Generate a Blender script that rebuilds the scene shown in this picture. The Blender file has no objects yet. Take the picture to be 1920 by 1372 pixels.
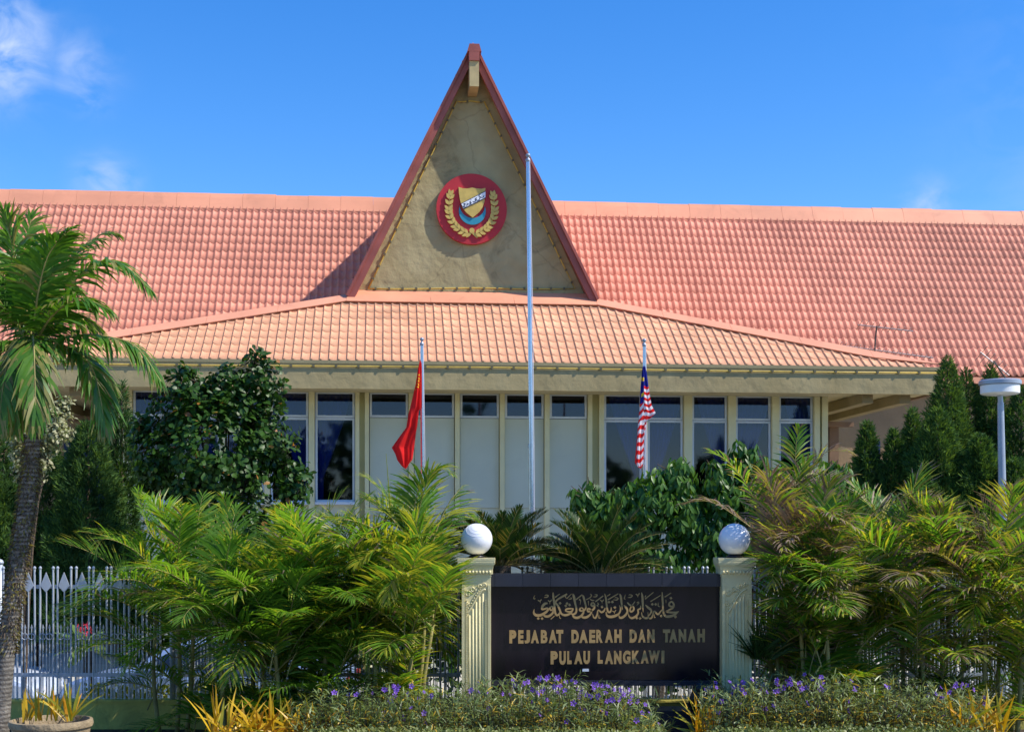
import bpy, math, random
import numpy as np
from mathutils import Vector, Matrix
random.seed(7)
rng = np.random.default_rng(11)
R = math.radians
scn = bpy.context.scene
col = scn.collection

# ------------------------------------------------------------------ camera
CAMZ, F = 2.6, 2600.0
cd = bpy.data.cameras.new('camera')
cam = bpy.data.objects.new('camera', cd)
col.objects.link(cam)
cam.location = (0, 0, CAMZ)
cam.rotation_euler = (R(90), 0, 0)
cd.sensor_fit = 'HORIZONTAL'; cd.sensor_width = 36
cd.lens = F / 1920 * 36
cd.shift_y = 314 / 1920
cd.clip_end = 2000
scn.camera = cam

# ------------------------------------------------------------------ sky and sun
SUN = Vector((0.65, -0.18, 0.74)).normalized()
w = bpy.data.worlds.new('World'); scn.world = w; w.use_nodes = True
nt = w.node_tree
for n in list(nt.nodes): nt.nodes.remove(n)
out = nt.nodes.new('ShaderNodeOutputWorld')
bg = nt.nodes.new('ShaderNodeBackground')
sky = nt.nodes.new('ShaderNodeTexSky')
sky.sky_type = 'NISHITA'; sky.sun_disc = False
sky.sun_elevation = math.asin(SUN.z)
sky.sun_rotation = math.atan2(SUN.x, SUN.y)
sky.air_density = 1.0; sky.dust_density = 0.2; sky.ozone_density = 4.0
hs = nt.nodes.new('ShaderNodeHueSaturation')
hs.inputs['Hue'].default_value = 0.510
hs.inputs['Saturation'].default_value = 1.35
hs.inputs['Value'].default_value = 1.0
nt.links.new(sky.outputs[0], hs.inputs['Color'])
# thin broken clouds: noise in the direction of view, thicker in a few soft banks
tc = nt.nodes.new('ShaderNodeTexCoord')
mp = nt.nodes.new('ShaderNodeMapping'); mp.inputs['Scale'].default_value = (1, 1, 1.7)
nt.links.new(tc.outputs['Generated'], mp.inputs[0])
nz = nt.nodes.new('ShaderNodeTexNoise')
nz.inputs['Scale'].default_value = 26; nz.inputs['Detail'].default_value = 9; nz.inputs['Roughness'].default_value = .55
nz.inputs['Distortion'].default_value = .5
nt.links.new(mp.outputs[0], nz.inputs['Vector'])
def math_node(op, a, b=None):
    m = nt.nodes.new('ShaderNodeMath'); m.operation = op
    for k, v in ((0, a), (1, b)):
        if v is None: continue
        if hasattr(v, 'links') or hasattr(v, 'is_linked'): nt.links.new(v, m.inputs[k])
        else: m.inputs[k].default_value = v
    return m.outputs[0]
bank = None
def pxdir(px, py):
    return Vector(((px - 960) / F, 1, (1000 - py) / F)).normalized()
for px, py, rad, amp in ((-12, 82, 74, 1.0), (150, 125, 52, .34), (200, 352, 42, .8), (165, 180, 34, .28), (-520, 200, 200, .9),
                         (2500, 200, 300, .8), (3300, -100, 500, .9), (-1500, 0, 500, .9), (1740, 385, 40, .35)):
    dd = nt.nodes.new('ShaderNodeVectorMath'); dd.operation = 'DISTANCE'
    nt.links.new(tc.outputs['Generated'], dd.inputs[0]); dd.inputs[1].default_value = pxdir(px, py)
    k = math_node('MULTIPLY', dd.outputs['Value'], F / rad)
    k = math_node('POWER', k, 2.0)
    k = math_node('MULTIPLY', k, -1.0)
    k = math_node('EXPONENT', k)
    k = math_node('MULTIPLY', k, amp)
    bank = k if bank is None else math_node('MAXIMUM', bank, k)
nn = math_node('SUBTRACT', nz.outputs['Fac'], .40)
nn = math_node('MULTIPLY', nn, 5.5)
den = nt.nodes.new('ShaderNodeMath'); den.operation = 'MULTIPLY'; den.use_clamp = True
nt.links.new(bank, den.inputs[0]); nt.links.new(nn, den.inputs[1])
mixc = nt.nodes.new('ShaderNodeMixRGB'); mixc.inputs['Color2'].default_value = (2.6, 3.3, 4.9, 1)
nt.links.new(den.outputs[0], mixc.inputs['Fac']); nt.links.new(hs.outputs[0], mixc.inputs['Color1'])
nt.links.new(mixc.outputs[0], bg.inputs['Color'])
bg.inputs['Strength'].default_value = 0.15
nt.links.new(bg.outputs[0], out.inputs['Surface'])
sd = bpy.data.lights.new('sun', 'SUN'); sd.energy = 4.1; sd.angle = R(.5); sd.color = (1, .945, .85)
sun = bpy.data.objects.new('sun', sd); col.objects.link(sun)
sun.rotation_euler = (-SUN).to_track_quat('-Z', 'Y').to_euler()
sun.location = (30, -10, 40)
scn.view_settings.view_transform = 'Standard'
scn.view_settings.look = 'None'
scn.view_settings.exposure = 0.56
scn.view_settings.gamma = 1
scn.view_settings.use_curve_mapping = False

# ------------------------------------------------------------------ materials
def srgb(r, g, b):
    f = lambda c: (c / 255 / 12.92) if c / 255 <= .04045 else ((c / 255 + .055) / 1.055) ** 2.4
    return (f(r), f(g), f(b))
def mat(name, c, rough=.6, var=.12, scale=4.0, bump=0.0, bscale=40.0, metal=0.0, spec=.4, c2=None, detail=5, stretch=None, coord='Object', objvar=0.0):
    m = bpy.data.materials.new(name); m.use_nodes = True
    t = m.node_tree; p = t.nodes['Principled BSDF']
    p.inputs['Roughness'].default_value = rough
    p.inputs['Metallic'].default_value = metal
    p.inputs['Specular IOR Level'].default_value = spec
    co = t.nodes.new('ShaderNodeTexCoord'); src = co.outputs[coord]
    if stretch:
        mm = t.nodes.new('ShaderNodeMapping'); mm.inputs['Scale'].default_value = stretch
        t.links.new(src, mm.inputs[0]); src = mm.outputs[0]
    n = t.nodes.new('ShaderNodeTexNoise'); n.inputs['Scale'].default_value = scale; n.inputs['Detail'].default_value = detail
    t.links.new(src, n.inputs['Vector'])
    r = t.nodes.new('ShaderNodeValToRGB')
    a = tuple(max(0, x * (1 - var)) for x in c); b = tuple(min(1, x * (1 + var)) for x in c)
    if c2: a, b = c, c2
    r.color_ramp.elements[0].position = .33; r.color_ramp.elements[1].position = .67
    r.color_ramp.elements[0].color = (*a, 1); r.color_ramp.elements[1].color = (*b, 1)
    t.links.new(n.outputs['Fac'], r.inputs['Fac'])
    last = r.outputs[0]
    if objvar:
        ge = t.nodes.new('ShaderNodeNewGeometry')
        m0 = t.nodes.new('ShaderNodeMapRange'); m0.inputs[3].default_value = 1 - objvar * 1.6; m0.inputs[4].default_value = 1 + objvar * 1.2
        t.links.new(ge.outputs['Random Per Island'], m0.inputs[0])
        h0 = t.nodes.new('ShaderNodeHueSaturation'); t.links.new(m0.outputs[0], h0.inputs['Value']); t.links.new(last, h0.inputs['Color']); last = h0.outputs[0]
        oi = t.nodes.new('ShaderNodeObjectInfo')
        mr = t.nodes.new('ShaderNodeMapRange'); mr.inputs[3].default_value = 1 - objvar; mr.inputs[4].default_value = 1 + objvar
        t.links.new(oi.outputs['Random'], mr.inputs[0])
        h = t.nodes.new('ShaderNodeHueSaturation'); t.links.new(mr.outputs[0], h.inputs['Value']); t.links.new(last, h.inputs['Color'])
        last = h.outputs[0]
    t.links.new(last, p.inputs['Base Color'])
    if bump:
        n2 = t.nodes.new('ShaderNodeTexNoise'); n2.inputs['Scale'].default_value = bscale; n2.inputs['Detail'].default_value = 6
        t.links.new(co.outputs[coord], n2.inputs['Vector'])
        bp = t.nodes.new('ShaderNodeBump'); bp.inputs['Strength'].default_value = bump; bp.inputs['Distance'].default_value = .05
        t.links.new(n2.outputs['Fac'], bp.inputs['Height']); t.links.new(bp.outputs[0], p.inputs['Normal'])
    return m
def leafmat(name, c1, c2, rough=.4, trans=.35, scale=6.0, spec=.45, tcol=None):
    m = bpy.data.materials.new(name); m.use_nodes = True
    t = m.node_tree; p = t.nodes['Principled BSDF']; o = t.nodes['Material Output']
    p.inputs['Roughness'].default_value = rough; p.inputs['Specular IOR Level'].default_value = spec
    co = t.nodes.new('ShaderNodeTexCoord')
    n = t.nodes.new('ShaderNodeTexNoise'); n.inputs['Scale'].default_value = scale; n.inputs['Detail'].default_value = 4
    t.links.new(co.outputs['Object'], n.inputs['Vector'])
    oi = t.nodes.new('ShaderNodeObjectInfo')
    ge = t.nodes.new('ShaderNodeNewGeometry')
    ad = t.nodes.new('ShaderNodeMath'); ad.operation = 'MULTIPLY_ADD'; ad.inputs[1].default_value = .35; ad.inputs[2].default_value = -.17
    t.links.new(ge.outputs['Random Per Island'], ad.inputs[0])
    a2 = t.nodes.new('ShaderNodeMath'); a2.operation = 'ADD'
    t.links.new(n.outputs['Fac'], a2.inputs[0]); t.links.new(ad.outputs[0], a2.inputs[1])
    a3 = t.nodes.new('ShaderNodeMath'); a3.operation = 'MULTIPLY_ADD'; a3.inputs[1].default_value = .2; a3.inputs[2].default_value = -.1
    t.links.new(oi.outputs['Random'], a3.inputs[0])
    a4 = t.nodes.new('ShaderNodeMath'); a4.operation = 'ADD'
    t.links.new(a2.outputs[0], a4.inputs[0]); t.links.new(a3.outputs[0], a4.inputs[1])
    r = t.nodes.new('ShaderNodeValToRGB')
    r.color_ramp.elements[0].position = .25; r.color_ramp.elements[1].position = .75
    r.color_ramp.elements[0].color = (*c1, 1); r.color_ramp.elements[1].color = (*c2, 1)
    t.links.new(a4.outputs[0], r.inputs['Fac']); t.links.new(r.outputs[0], p.inputs['Base Color'])
    tr = t.nodes.new('ShaderNodeBsdfTranslucent')
    gm = t.nodes.new('ShaderNodeMixRGB'); gm.blend_type = 'MULTIPLY'; gm.inputs['Fac'].default_value = 1
    gm.inputs['Color2'].default_value = (*(tcol or (1.9, 1.7, .7)), 1)
    t.links.new(r.outputs[0], gm.inputs['Color1']); t.links.new(gm.outputs[0], tr.inputs['Color'])
    mx = t.nodes.new('ShaderNodeMixShader'); mx.inputs[0].default_value = trans
    t.links.new(p.outputs[0], mx.inputs[1]); t.links.new(tr.outputs[0], mx.inputs[2])
    t.links.new(mx.outputs[0], o.inputs['Surface'])
    return m
M = {}
M['tile_front'] = mat('glazed_orange_tile', (.77, .375, .205), .6, .13, .9, objvar=.05, spec=.3)
M['tile_main'] = mat('salmon_tile', (.67, .26, .168), .6, .14, .55, objvar=.05, spec=.3)
M['cap'] = mat('salmon_cap', (.70, .30, .175), .6, .12, .7, .05, 3)
M['maroon'] = mat('maroon_board', (.30, .08, .06), .5, .16, 2.0)
M['gable'] = mat('olive_plaster', (.32, .26, .125), .8, .25, 1.4, .9, 3.0, c2=(.41, .345, .18), detail=8)
M['fascia'] = mat('olive_grey_fascia', (.32, .245, .11), .75, .2, 1.0, .5, 3.5, c2=(.40, .315, .155), detail=7, stretch=(1, 1, .35))
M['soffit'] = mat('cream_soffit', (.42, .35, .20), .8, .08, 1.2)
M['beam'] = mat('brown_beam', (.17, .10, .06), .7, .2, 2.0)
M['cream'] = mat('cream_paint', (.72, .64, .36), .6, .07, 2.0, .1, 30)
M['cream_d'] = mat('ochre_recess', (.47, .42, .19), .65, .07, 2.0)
M['panel'] = mat('pale_blue_grey_panel', (.56, .57, .44), .6, .05, .7)
M['tanwall'] = mat('tan_wall', (.27, .18, .095), .8, .12, 1.2, .2, 12)
M['white_frame'] = mat('white_window_frame', (.62, .65, .68), .4, .04, 3)
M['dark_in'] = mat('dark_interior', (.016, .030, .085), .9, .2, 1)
M['curtain'] = mat('curtain_cloth', (.74, .80, .95), .9, .08, 3)
M['trough'] = mat('grey_green_trim', (.30, .25, .13), .7, .1, 1)
M['yellow_tube'] = mat('yellow_tube', (.55, .38, .07), .5, .15, 6)
M['clip'] = mat('dark_clip', (.13, .11, .06), .6, .1, 5)
M['red_disc'] = mat('red_enamel', (.46, .022, .03), .55, .1, 3)
M['gold'] = mat('gold_paint', (.56, .40, .10), .5, .12, 6)
M['teal'] = mat('teal_paint', (.03, .25, .36), .5, .06, 6)
M['white'] = mat('white_paint', (.78, .8, .84), .4, .03, 6)
M['navy'] = mat('navy_paint', (.015, .025, .07), .5, .05, 6)
M['steel'] = mat('galvanised_pole', (.50, .54, .60), .25, .06, 3, metal=.85)
M['steel_d'] = mat('grey_lamp_pole', (.30, .34, .40), .4, .1, 3, metal=.3)
M['silver'] = mat('silver_fence_paint', (.46, .50, .56), .4, .08, 8, metal=.25)
M['redcloth'] = leafmat('red_flag_cloth', (.72, .02, .02), (.85, .03, .03), .8, .4, scale=2, spec=.1, tcol=(1, 1, 1))
M['bluecloth'] = leafmat('blue_flag_cloth', (.012, .02, .20), (.015, .025, .26), .8, .4, scale=2, spec=.1, tcol=(1, 1, 1))
M['whitecloth'] = leafmat('white_flag_cloth', (.78, .76, .80), (.84, .82, .86), .8, .4, scale=2, spec=.1, tcol=(1, 1, 1))
M['yellowcloth'] = mat('yellow_flag_cloth', (.85, .55, .02), .75, .03, 3)
M['olive_wall'] = mat('olive_boundary_paint', (.56, .48, .11), .75, .16, 1.6, .25, 12, stretch=(1, 1, .4))
M['pillar'] = mat('cream_pillar_paint', (.73, .64, .34), .55, .08, 3, .12, 60)
M['globe'] = mat('white_globe', (.80, .80, .82), .12, .01, 3, spec=.6)
M['black'] = mat('black_plastic', (.012, .012, .014), .4, .1, 5)
M['granite'] = mat('black_granite', (.006, .0055, .008), .16, .3, 2.2, c2=(.015, .009, .015), stretch=(1.6, 1, .45), detail=8, spec=.3)
M['dtile'] = mat('dark_blue_grey_tile', (.022, .024, .036), .3, .15, 3, objvar=.12)
M['joint'] = mat('grey_joint', (.10, .10, .11), .9, .1, 3)
M['brass'] = mat('brass_letter', (.43, .27, .10), .65, .12, 6)
M['lampw'] = mat('opal_lamp_drum', (.78, .78, .76), .35, .03, 4)
M['trunk'] = None
M['bark'] = mat('brown_bark', (.10, .07, .045), .9, .3, 8, .6, 30)
M['cane'] = mat('yellow_green_cane', (.30, .25, .08), .6, .3, 5)
M['pot'] = mat('clay_pot', (.30, .225, .13), .75, .25, 5, .4, 25)
M['soil'] = mat('soil', (.05, .035, .022), .95, .4, 12, .8, 20)
M['grass'] = mat('lawn_grass', (.05, .085, .02), .9, .3, 5, .6, 40)
M['asphalt'] = mat('asphalt', (.06, .06, .062), .9, .15, 6, .3, 60)
M['carpaint'] = mat('silver_blue_car_paint', (.68, .75, .86), .25, .03, 2, metal=.2)
M['carblue'] = mat('pale_blue_car_paint', (.30, .42, .66), .25, .03, 2, metal=.35)
M['carglass'] = mat('car_glass', (.012, .016, .022), .05, .1, 2, spec=.7)
M['tyre'] = mat('tyre_rubber', (.02, .02, .02), .9, .1, 5)
M['rimm'] = mat('alloy_rim', (.4, .4, .42), .3, .05, 5, metal=.8)
M['redlamp'] = mat('red_lens', (.35, .02, .02), .2, .05, 5)
M['alu'] = mat('aerial_aluminium', (.22, .20, .21), .4, .1, 5, metal=.6)
M['dark_metal'] = mat('dark_mast', (.05, .045, .04), .6, .1, 5)
def stains(m, amt=.45, sc=1.1, crack=.8):
    t = m.node_tree; p = t.nodes['Principled BSDF']; co = t.nodes.new('ShaderNodeTexCoord')
    n = t.nodes.new('ShaderNodeTexNoise'); n.inputs['Scale'].default_value = sc; n.inputs['Detail'].default_value = 12; n.inputs['Roughness'].default_value = .68; n.inputs['Distortion'].default_value = 1.2
    t.links.new(co.outputs['Object'], n.inputs['Vector'])
    r = t.nodes.new('ShaderNodeValToRGB'); r.color_ramp.elements[0].position = .54; r.color_ramp.elements[1].position = .72
    r.color_ramp.elements[0].color = (1, 1, 1, 1); r.color_ramp.elements[1].color = (1 - amt,) * 3 + (1,)
    t.links.new(n.outputs['Fac'], r.inputs[0])
    v = t.nodes.new('ShaderNodeTexVoronoi'); v.feature = 'DISTANCE_TO_EDGE'; v.inputs['Scale'].default_value = sc * .6
    n2 = t.nodes.new('ShaderNodeTexNoise'); n2.inputs['Scale'].default_value = 3; n2.inputs['Detail'].default_value = 6
    mv = t.nodes.new('ShaderNodeMixRGB'); mv.inputs[0].default_value = .25
    t.links.new(co.outputs['Object'], n2.inputs['Vector']); t.links.new(co.outputs['Object'], mv.inputs[1]); t.links.new(n2.outputs['Color'], mv.inputs[2]); t.links.new(mv.outputs[0], v.inputs['Vector'])
    rc = t.nodes.new('ShaderNodeValToRGB'); rc.color_ramp.elements[0].position = 0; rc.color_ramp.elements[1].position = .012
    rc.color_ramp.elements[0].color = (crack, crack, crack, 1); rc.color_ramp.elements[1].color = (1, 1, 1, 1)
    t.links.new(v.outputs['Distance'], rc.inputs[0])
    old = p.inputs['Base Color'].links[0].from_socket
    for k in (r, rc):
        x = t.nodes.new('ShaderNodeMixRGB'); x.blend_type = 'MULTIPLY'; x.inputs[0].default_value = 1
        t.links.new(old, x.inputs[1]); t.links.new(k.outputs[0], x.inputs[2]); old = x.outputs[0]
    t.links.new(old, p.inputs['Base Color'])
stains(M['tile_main'], .16, .8, 1.0); stains(M['tile_front'], .12, 1.0, 1.0); stains(M['cap'], .16, 1.2, 1.0); stains(M['gable'], .5, 1.0); stains(M['olive_wall'], .45, 1.4); stains(M['pillar'], .28, 2.2, 1.0); stains(M['panel'], .10, .7, 1.0); stains(M['fascia'], .3, .9, .9)
# leaves
M['areca'] = leafmat('areca_green', (.055, .145, .016), (.15, .30, .03), .42, .52, spec=.4)
M['areca_y'] = leafmat('areca_yellow_green', (.24, .30, .03), (.46, .46, .05), .42, .48, spec=.4, tcol=(1.6, 1.4, .6))
M['areca_b'] = leafmat('areca_dry_brown', (.17, .115, .075), (.33, .245, .16), .5, .3, tcol=(1.3, 1.1, .8))
M['areca_o'] = leafmat('areca_ochre', (.22, .21, .04), (.38, .34, .07), .5, .4, tcol=(1.3, 1.1, .6))
M['palm'] = leafmat('palm_green', (.045, .14, .016), (.12, .25, .024), .4, .42, spec=.4)
M['palm_y'] = leafmat('palm_yellowing', (.16, .17, .035), (.30, .27, .08), .45, .38, tcol=(1.4, 1.2, .6))
M['cycad'] = leafmat('cycad_green', (.018, .050, .010), (.042, .085, .014), .5, .25, spec=.25)
M['cycad_y'] = leafmat('cycad_yellow', (.14, .13, .03), (.22, .17, .04), .4, .25)
M['ficus'] = leafmat('ficus_green', (.017, .055, .006), (.048, .115, .012), .42, .22, spec=.32)
M['ficus_o'] = leafmat('ficus_orange_leaf', (.30, .12, .03), (.42, .22, .05), .4, .3)
M['lychee'] = leafmat('lychee_green', (.045, .125, .012), (.11, .23, .03), .4, .35, spec=.4)
M['conifer'] = leafmat('conifer_green', (.028, .072, .022), (.065, .135, .032), .7, .18, spec=.15, scale=3.0)
M['conifer_l'] = leafmat('conifer_bright', (.065, .145, .024), (.14, .23, .04), .7, .25, spec=.15, scale=3.0)
M['varieg'] = leafmat('variegated_cream', (.20, .22, .10), (.42, .40, .22), .5, .3, tcol=(1.2, 1.2, .8))
M['ruellia'] = leafmat('ruellia_green', (.085, .15, .04), (.25, .30, .115), .42, .28, scale=10)
M['ruellia_y'] = leafmat('ruellia_yellow_leaf', (.50, .34, .03), (.66, .44, .04), .5, .3, tcol=(1.2, 1.1, .6))
M['ruellia_d'] = leafmat('ruellia_stem', (.055, .04, .03), (.10, .07, .05), .7, .1)
M['yellow'] = leafmat('yellow_blade', (.50, .30, .01), (.72, .47, .02), .4, .3, tcol=(1.15, 1.0, .5))
M['yellow_g'] = leafmat('yellow_green_blade', (.20, .24, .02), (.46, .40, .03), .4, .3, tcol=(1.2, 1.2, .5))
M['orange'] = leafmat('orange_blade', (.60, .26, .01), (.70, .36, .02), .4, .3, tcol=(1.15, 1.0, .5))
M['purple'] = leafmat('purple_petal', (.22, .085, .55), (.34, .15, .72), .6, .3, tcol=(1.1, 1.0, 1.2))
M['throat'] = mat('dark_throat', (.08, .02, .18), .6, .1, 5)
M['redflower'] = leafmat('red_petal', (.60, .02, .05), (.75, .05, .09), .6, .3, tcol=(1.1, 1, 1))
M['frangipani'] = leafmat('frangipani_green', (.06, .13, .03), (.14, .22, .06), .35, .3)
M['hedge'] = leafmat('clipped_hedge_green', (.12, .16, .035), (.26, .28, .08), .5, .3, tcol=(1.2, 1.2, .6))
M['yhedge'] = leafmat('yellow_hedge_green', (.24, .28, .02), (.46, .44, .03), .5, .3, tcol=(1.2, 1.1, .5))
M['fern'] = leafmat('epiphyte_yellow_green', (.08, .085, .015), (.24, .20, .035), .5, .3)
def glass_mat():
    m = bpy.data.materials.new('window_glass'); m.use_nodes = True
    t = m.node_tree; o = t.nodes['Material Output']; t.nodes.remove(t.nodes['Principled BSDF'])
    tr = t.nodes.new('ShaderNodeBsdfTransparent'); tr.inputs[0].default_value = (.28, .38, .62, 1)
    gl = t.nodes.new('ShaderNodeBsdfGlossy'); gl.inputs['Roughness'].default_value = .03; gl.inputs[0].default_value = (.9, .95, 1, 1)
    fr = t.nodes.new('ShaderNodeFresnel'); fr.inputs[0].default_value = 1.5
    mx = t.nodes.new('ShaderNodeMixShader')
    t.links.new(fr.outputs[0], mx.inputs[0]); t.links.new(tr.outputs[0], mx.inputs[1]); t.links.new(gl.outputs[0], mx.inputs[2])
    t.links.new(mx.outputs[0], o.inputs[0]); return m
M['glass'] = glass_mat()
def trunk_mat():
    m = mat('ringed_grey_trunk', (.20, .18, .15), .9, .35, 9, .5, 25)
    t = m.node_tree; p = t.nodes['Principled BSDF']
    co = t.nodes.new('ShaderNodeTexCoord')
    wv = t.nodes.new('ShaderNodeTexWave'); wv.bands_direction = 'Z'; wv.inputs['Scale'].default_value = 6.5
    wv.inputs['Distortion'].default_value = 2.5; wv.inputs['Detail'].default_value = 3
    t.links.new(co.outputs['Object'], wv.inputs['Vector'])
    old = p.inputs['Base Color'].links[0].from_socket
    rr = t.nodes.new('ShaderNodeValToRGB'); rr.color_ramp.elements[0].color = (.55, .52, .5, 1); rr.color_ramp.elements[1].color = (1.1, 1.1, 1.1, 1)
    t.links.new(wv.outputs['Fac'], rr.inputs[0])
    mx = t.nodes.new('ShaderNodeMixRGB'); mx.blend_type = 'MULTIPLY'; mx.inputs[0].default_value = 1
    t.links.new(old, mx.inputs[1]); t.links.new(rr.outputs[0], mx.inputs[2]); t.links.new(mx.outputs[0], p.inputs['Base Color'])
    return m
M['trunk'] = trunk_mat()

# ------------------------------------------------------------------ helpers
def P(px, py, d):
    return Vector(((px - 960) / F * d, d, CAMZ + (1000 - py) / F * d))
def tag(o, label=None, cat=None, group=None, kind=None):
    for k, v in (('label', label), ('category', cat), ('group', group), ('kind', kind)):
        if v: o[k] = v
    return o
def thing(name, label, cat, loc=(0, 0, 0), group=None, rz=0):
    o = bpy.data.objects.new(name, None); col.objects.link(o)
    o.empty_display_size = .2
    o.location = loc; o.rotation_euler = (0, 0, rz)
    return tag(o, label, cat, group)
def root(o):
    while o.parent: o = o.parent
    return o
def link(name, me, parent=None, loc=None, rot=None, scale=None):
    o = bpy.data.objects.new(name, me); col.objects.link(o)
    if parent: o.parent = parent
    if loc is not None: o.location = loc
    if rot is not None: o.rotation_euler = rot
    if scale is not None: o.scale = scale
    return o
def np_mesh(name, V, Q, mats, mi=None, smooth=False):
    V = np.asarray(V, dtype=np.float32).reshape(-1, 3); Q = np.asarray(Q, dtype=np.int32)
    n, k = Q.shape
    me = bpy.data.meshes.new(name)
    me.vertices.add(len(V)); me.vertices.foreach_set('co', V.ravel())
    me.loops.add(n * k); me.loops.foreach_set('vertex_index', Q.ravel())
    me.polygons.add(n); me.polygons.foreach_set('loop_start', np.arange(0, n * k, k, dtype=np.int32))
    me.polygons.foreach_set('loop_total', np.full(n, k, dtype=np.int32))
    for m in mats: me.materials.append(m)
    if mi is not None: me.polygons.foreach_set('material_index', np.asarray(mi, dtype=np.int32))
    if smooth: me.polygons.foreach_set('use_smooth', np.ones(n, dtype=bool))
    me.update(calc_edges=True)
    return me
class MB:
    def __init__(s): s.v = []; s.f = []; s.mi = []
    def add(s, vs, fs, mi=0):
        b = len(s.v); s.v += [tuple(v) for v in vs]
        for f in fs: s.f.append(tuple(b + i for i in f)); s.mi.append(mi)
    def box(s, x0, x1, y0, y1, z0, z1, mi=0):
        s.add([(x0, y0, z0), (x1, y0, z0), (x1, y1, z0), (x0, y1, z0), (x0, y0, z1), (x1, y0, z1), (x1, y1, z1), (x0, y1, z1)],
              [(0, 3, 2, 1), (4, 5, 6, 7), (0, 1, 5, 4), (1, 2, 6, 5), (2, 3, 7, 6), (3, 0, 4, 7)], mi); return s
    def bar(s, a, b, wd, ht, up=(0, 0, 1), mi=0):
        a = Vector(a); b = Vector(b); d = (b - a).normalized(); up = Vector(up)
        sd_ = d.cross(up)
        if sd_.length < 1e-5: sd_ = d.cross(Vector((1, 0, 0)))
        sd_.normalize(); u = sd_.cross(d).normalized()
        vs = []
        for p in (a, b):
            for i, j in ((-1, -1), (1, -1), (1, 1), (-1, 1)): vs.append(p + sd_ * wd / 2 * i + u * ht / 2 * j)
        s.add(vs, [(0, 1, 2, 3), (7, 6, 5, 4), (0, 4, 5, 1), (1, 5, 6, 2), (2, 6, 7, 3), (3, 7, 4, 0)], mi); return s
    def tube(s, pts, r, n=8, mi=0, cap=True):
        pts = [Vector(p) for p in pts]; rs = r if isinstance(r, (list, tuple)) else [r] * len(pts)
        vs = []; fs = []
        ref = Vector((0, 0, 1))
        if abs((pts[1] - pts[0]).normalized().dot(ref)) > .9: ref = Vector((1, 0, 0))
        for i, p in enumerate(pts):
            d = (pts[min(i + 1, len(pts) - 1)] - pts[max(i - 1, 0)]).normalized()
            a = d.cross(ref).normalized(); b = d.cross(a).normalized()
            for k in range(n):
                t = 2 * math.pi * k / n
                vs.append(p + a * math.cos(t) * rs[i] + b * math.sin(t) * rs[i])
        for i in range(len(pts) - 1):
            for k in range(n):
                fs.append((i * n + k, i * n + (k + 1) % n, (i + 1) * n + (k + 1) % n, (i + 1) * n + k))
        if cap: fs.append(tuple(range(n))); fs.append(tuple((len(pts) - 1) * n + k for k in reversed(range(n))))
        s.add(vs, fs, mi); return s
    def lathe(s, prof, n=24, c=(0, 0, 0), mi=0):
        vs = []; fs = []
        for r, z in prof:
            for k in range(n):
                t = 2 * math.pi * k / n; vs.append((c[0] + r * math.cos(t), c[1] + r * math.sin(t), c[2] + z))
        for i in range(len(prof) - 1):
            for k in range(n): fs.append((i * n + k, i * n + (k + 1) % n, (i + 1) * n + (k + 1) % n, (i + 1) * n + k))
        fs.append(tuple(reversed(range(n)))); fs.append(tuple((len(prof) - 1) * n + k for k in range(n)))
        s.add(vs, fs, mi); return s
    def prism(s, poly, y0, y1, mi=0):
        """polygon in x,z extruded along y"""
        n = len(poly)
        vs = [(x, y0, z) for x, z in poly] + [(x, y1, z) for x, z in poly]
        fs = [tuple(range(n)), tuple(reversed(range(n, 2 * n)))]
        for k in range(n): fs.append((k, n + k, n + (k + 1) % n, (k + 1) % n))
        s.add(vs, fs, mi); return s
    def mesh(s, name, mats, smooth=False, org=(0, 0, 0), recalc=True):
        me = bpy.data.meshes.new(name)
        o = org
        me.from_pydata([(x - o[0], y - o[1], z - o[2]) for x, y, z in s.v], [], s.f)
        for m in (mats if isinstance(mats, (list, tuple)) else [mats]): me.materials.append(m)
        me.polygons.foreach_set('material_index', s.mi)
        if smooth: me.polygons.foreach_set('use_smooth', [True] * len(s.f))
        if recalc:
            import bmesh
            bm = bmesh.new(); bm.from_mesh(me); bmesh.ops.recalc_face_normals(bm, faces=bm.faces); bm.to_mesh(me); bm.free()
        me.update(); return me
    def build(s, name, mats, parent=None, smooth=False, world=True):
        org = tuple(root(parent).location) if (parent and world) else (0, 0, 0)
        return link(name, s.mesh(name, mats, smooth, org), parent)
def smooth_angle(o, deg=40):
    me = o.data
    me.polygons.foreach_set('use_smooth', [True] * len(me.polygons))
    try: me.set_sharp_from_angle(angle=R(deg))
    except Exception: pass
    return o

# ================================================================== GROUND (setting)
def sheet(name, x0, x1, y0, y1, z, m, kind='structure'):
    me = np_mesh(name, [(x0, y0, z), (x1, y0, z), (x1, y1, z), (x0, y1, z)], [(0, 1, 2, 3)], [m])
    return tag(link(name, me), kind=kind)
sheet('ground', -400, 400, -60, 800, -.47, M['grass'])
sheet('car_park', -30, 30, 18.75, 36, -.45, mat('pale_concrete_paving', (.46, .44, .38), .85, .12, 2, .2, 30))
sheet('bounce_paving', -60, 60, -24, 13.2, -.44, mat('pale_bounce_paving', (.40, .38, .33), .85, .12, 1.5, .2, 30))  # unseen pale paving, added to bounce warm fill onto facade, fence and palms
b = MB().box(-30, 30, 13.2, 18.45, -.465, 0.0)
o = tag(b.build('planting_bed_soil', M['soil']), kind='structure')

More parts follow.
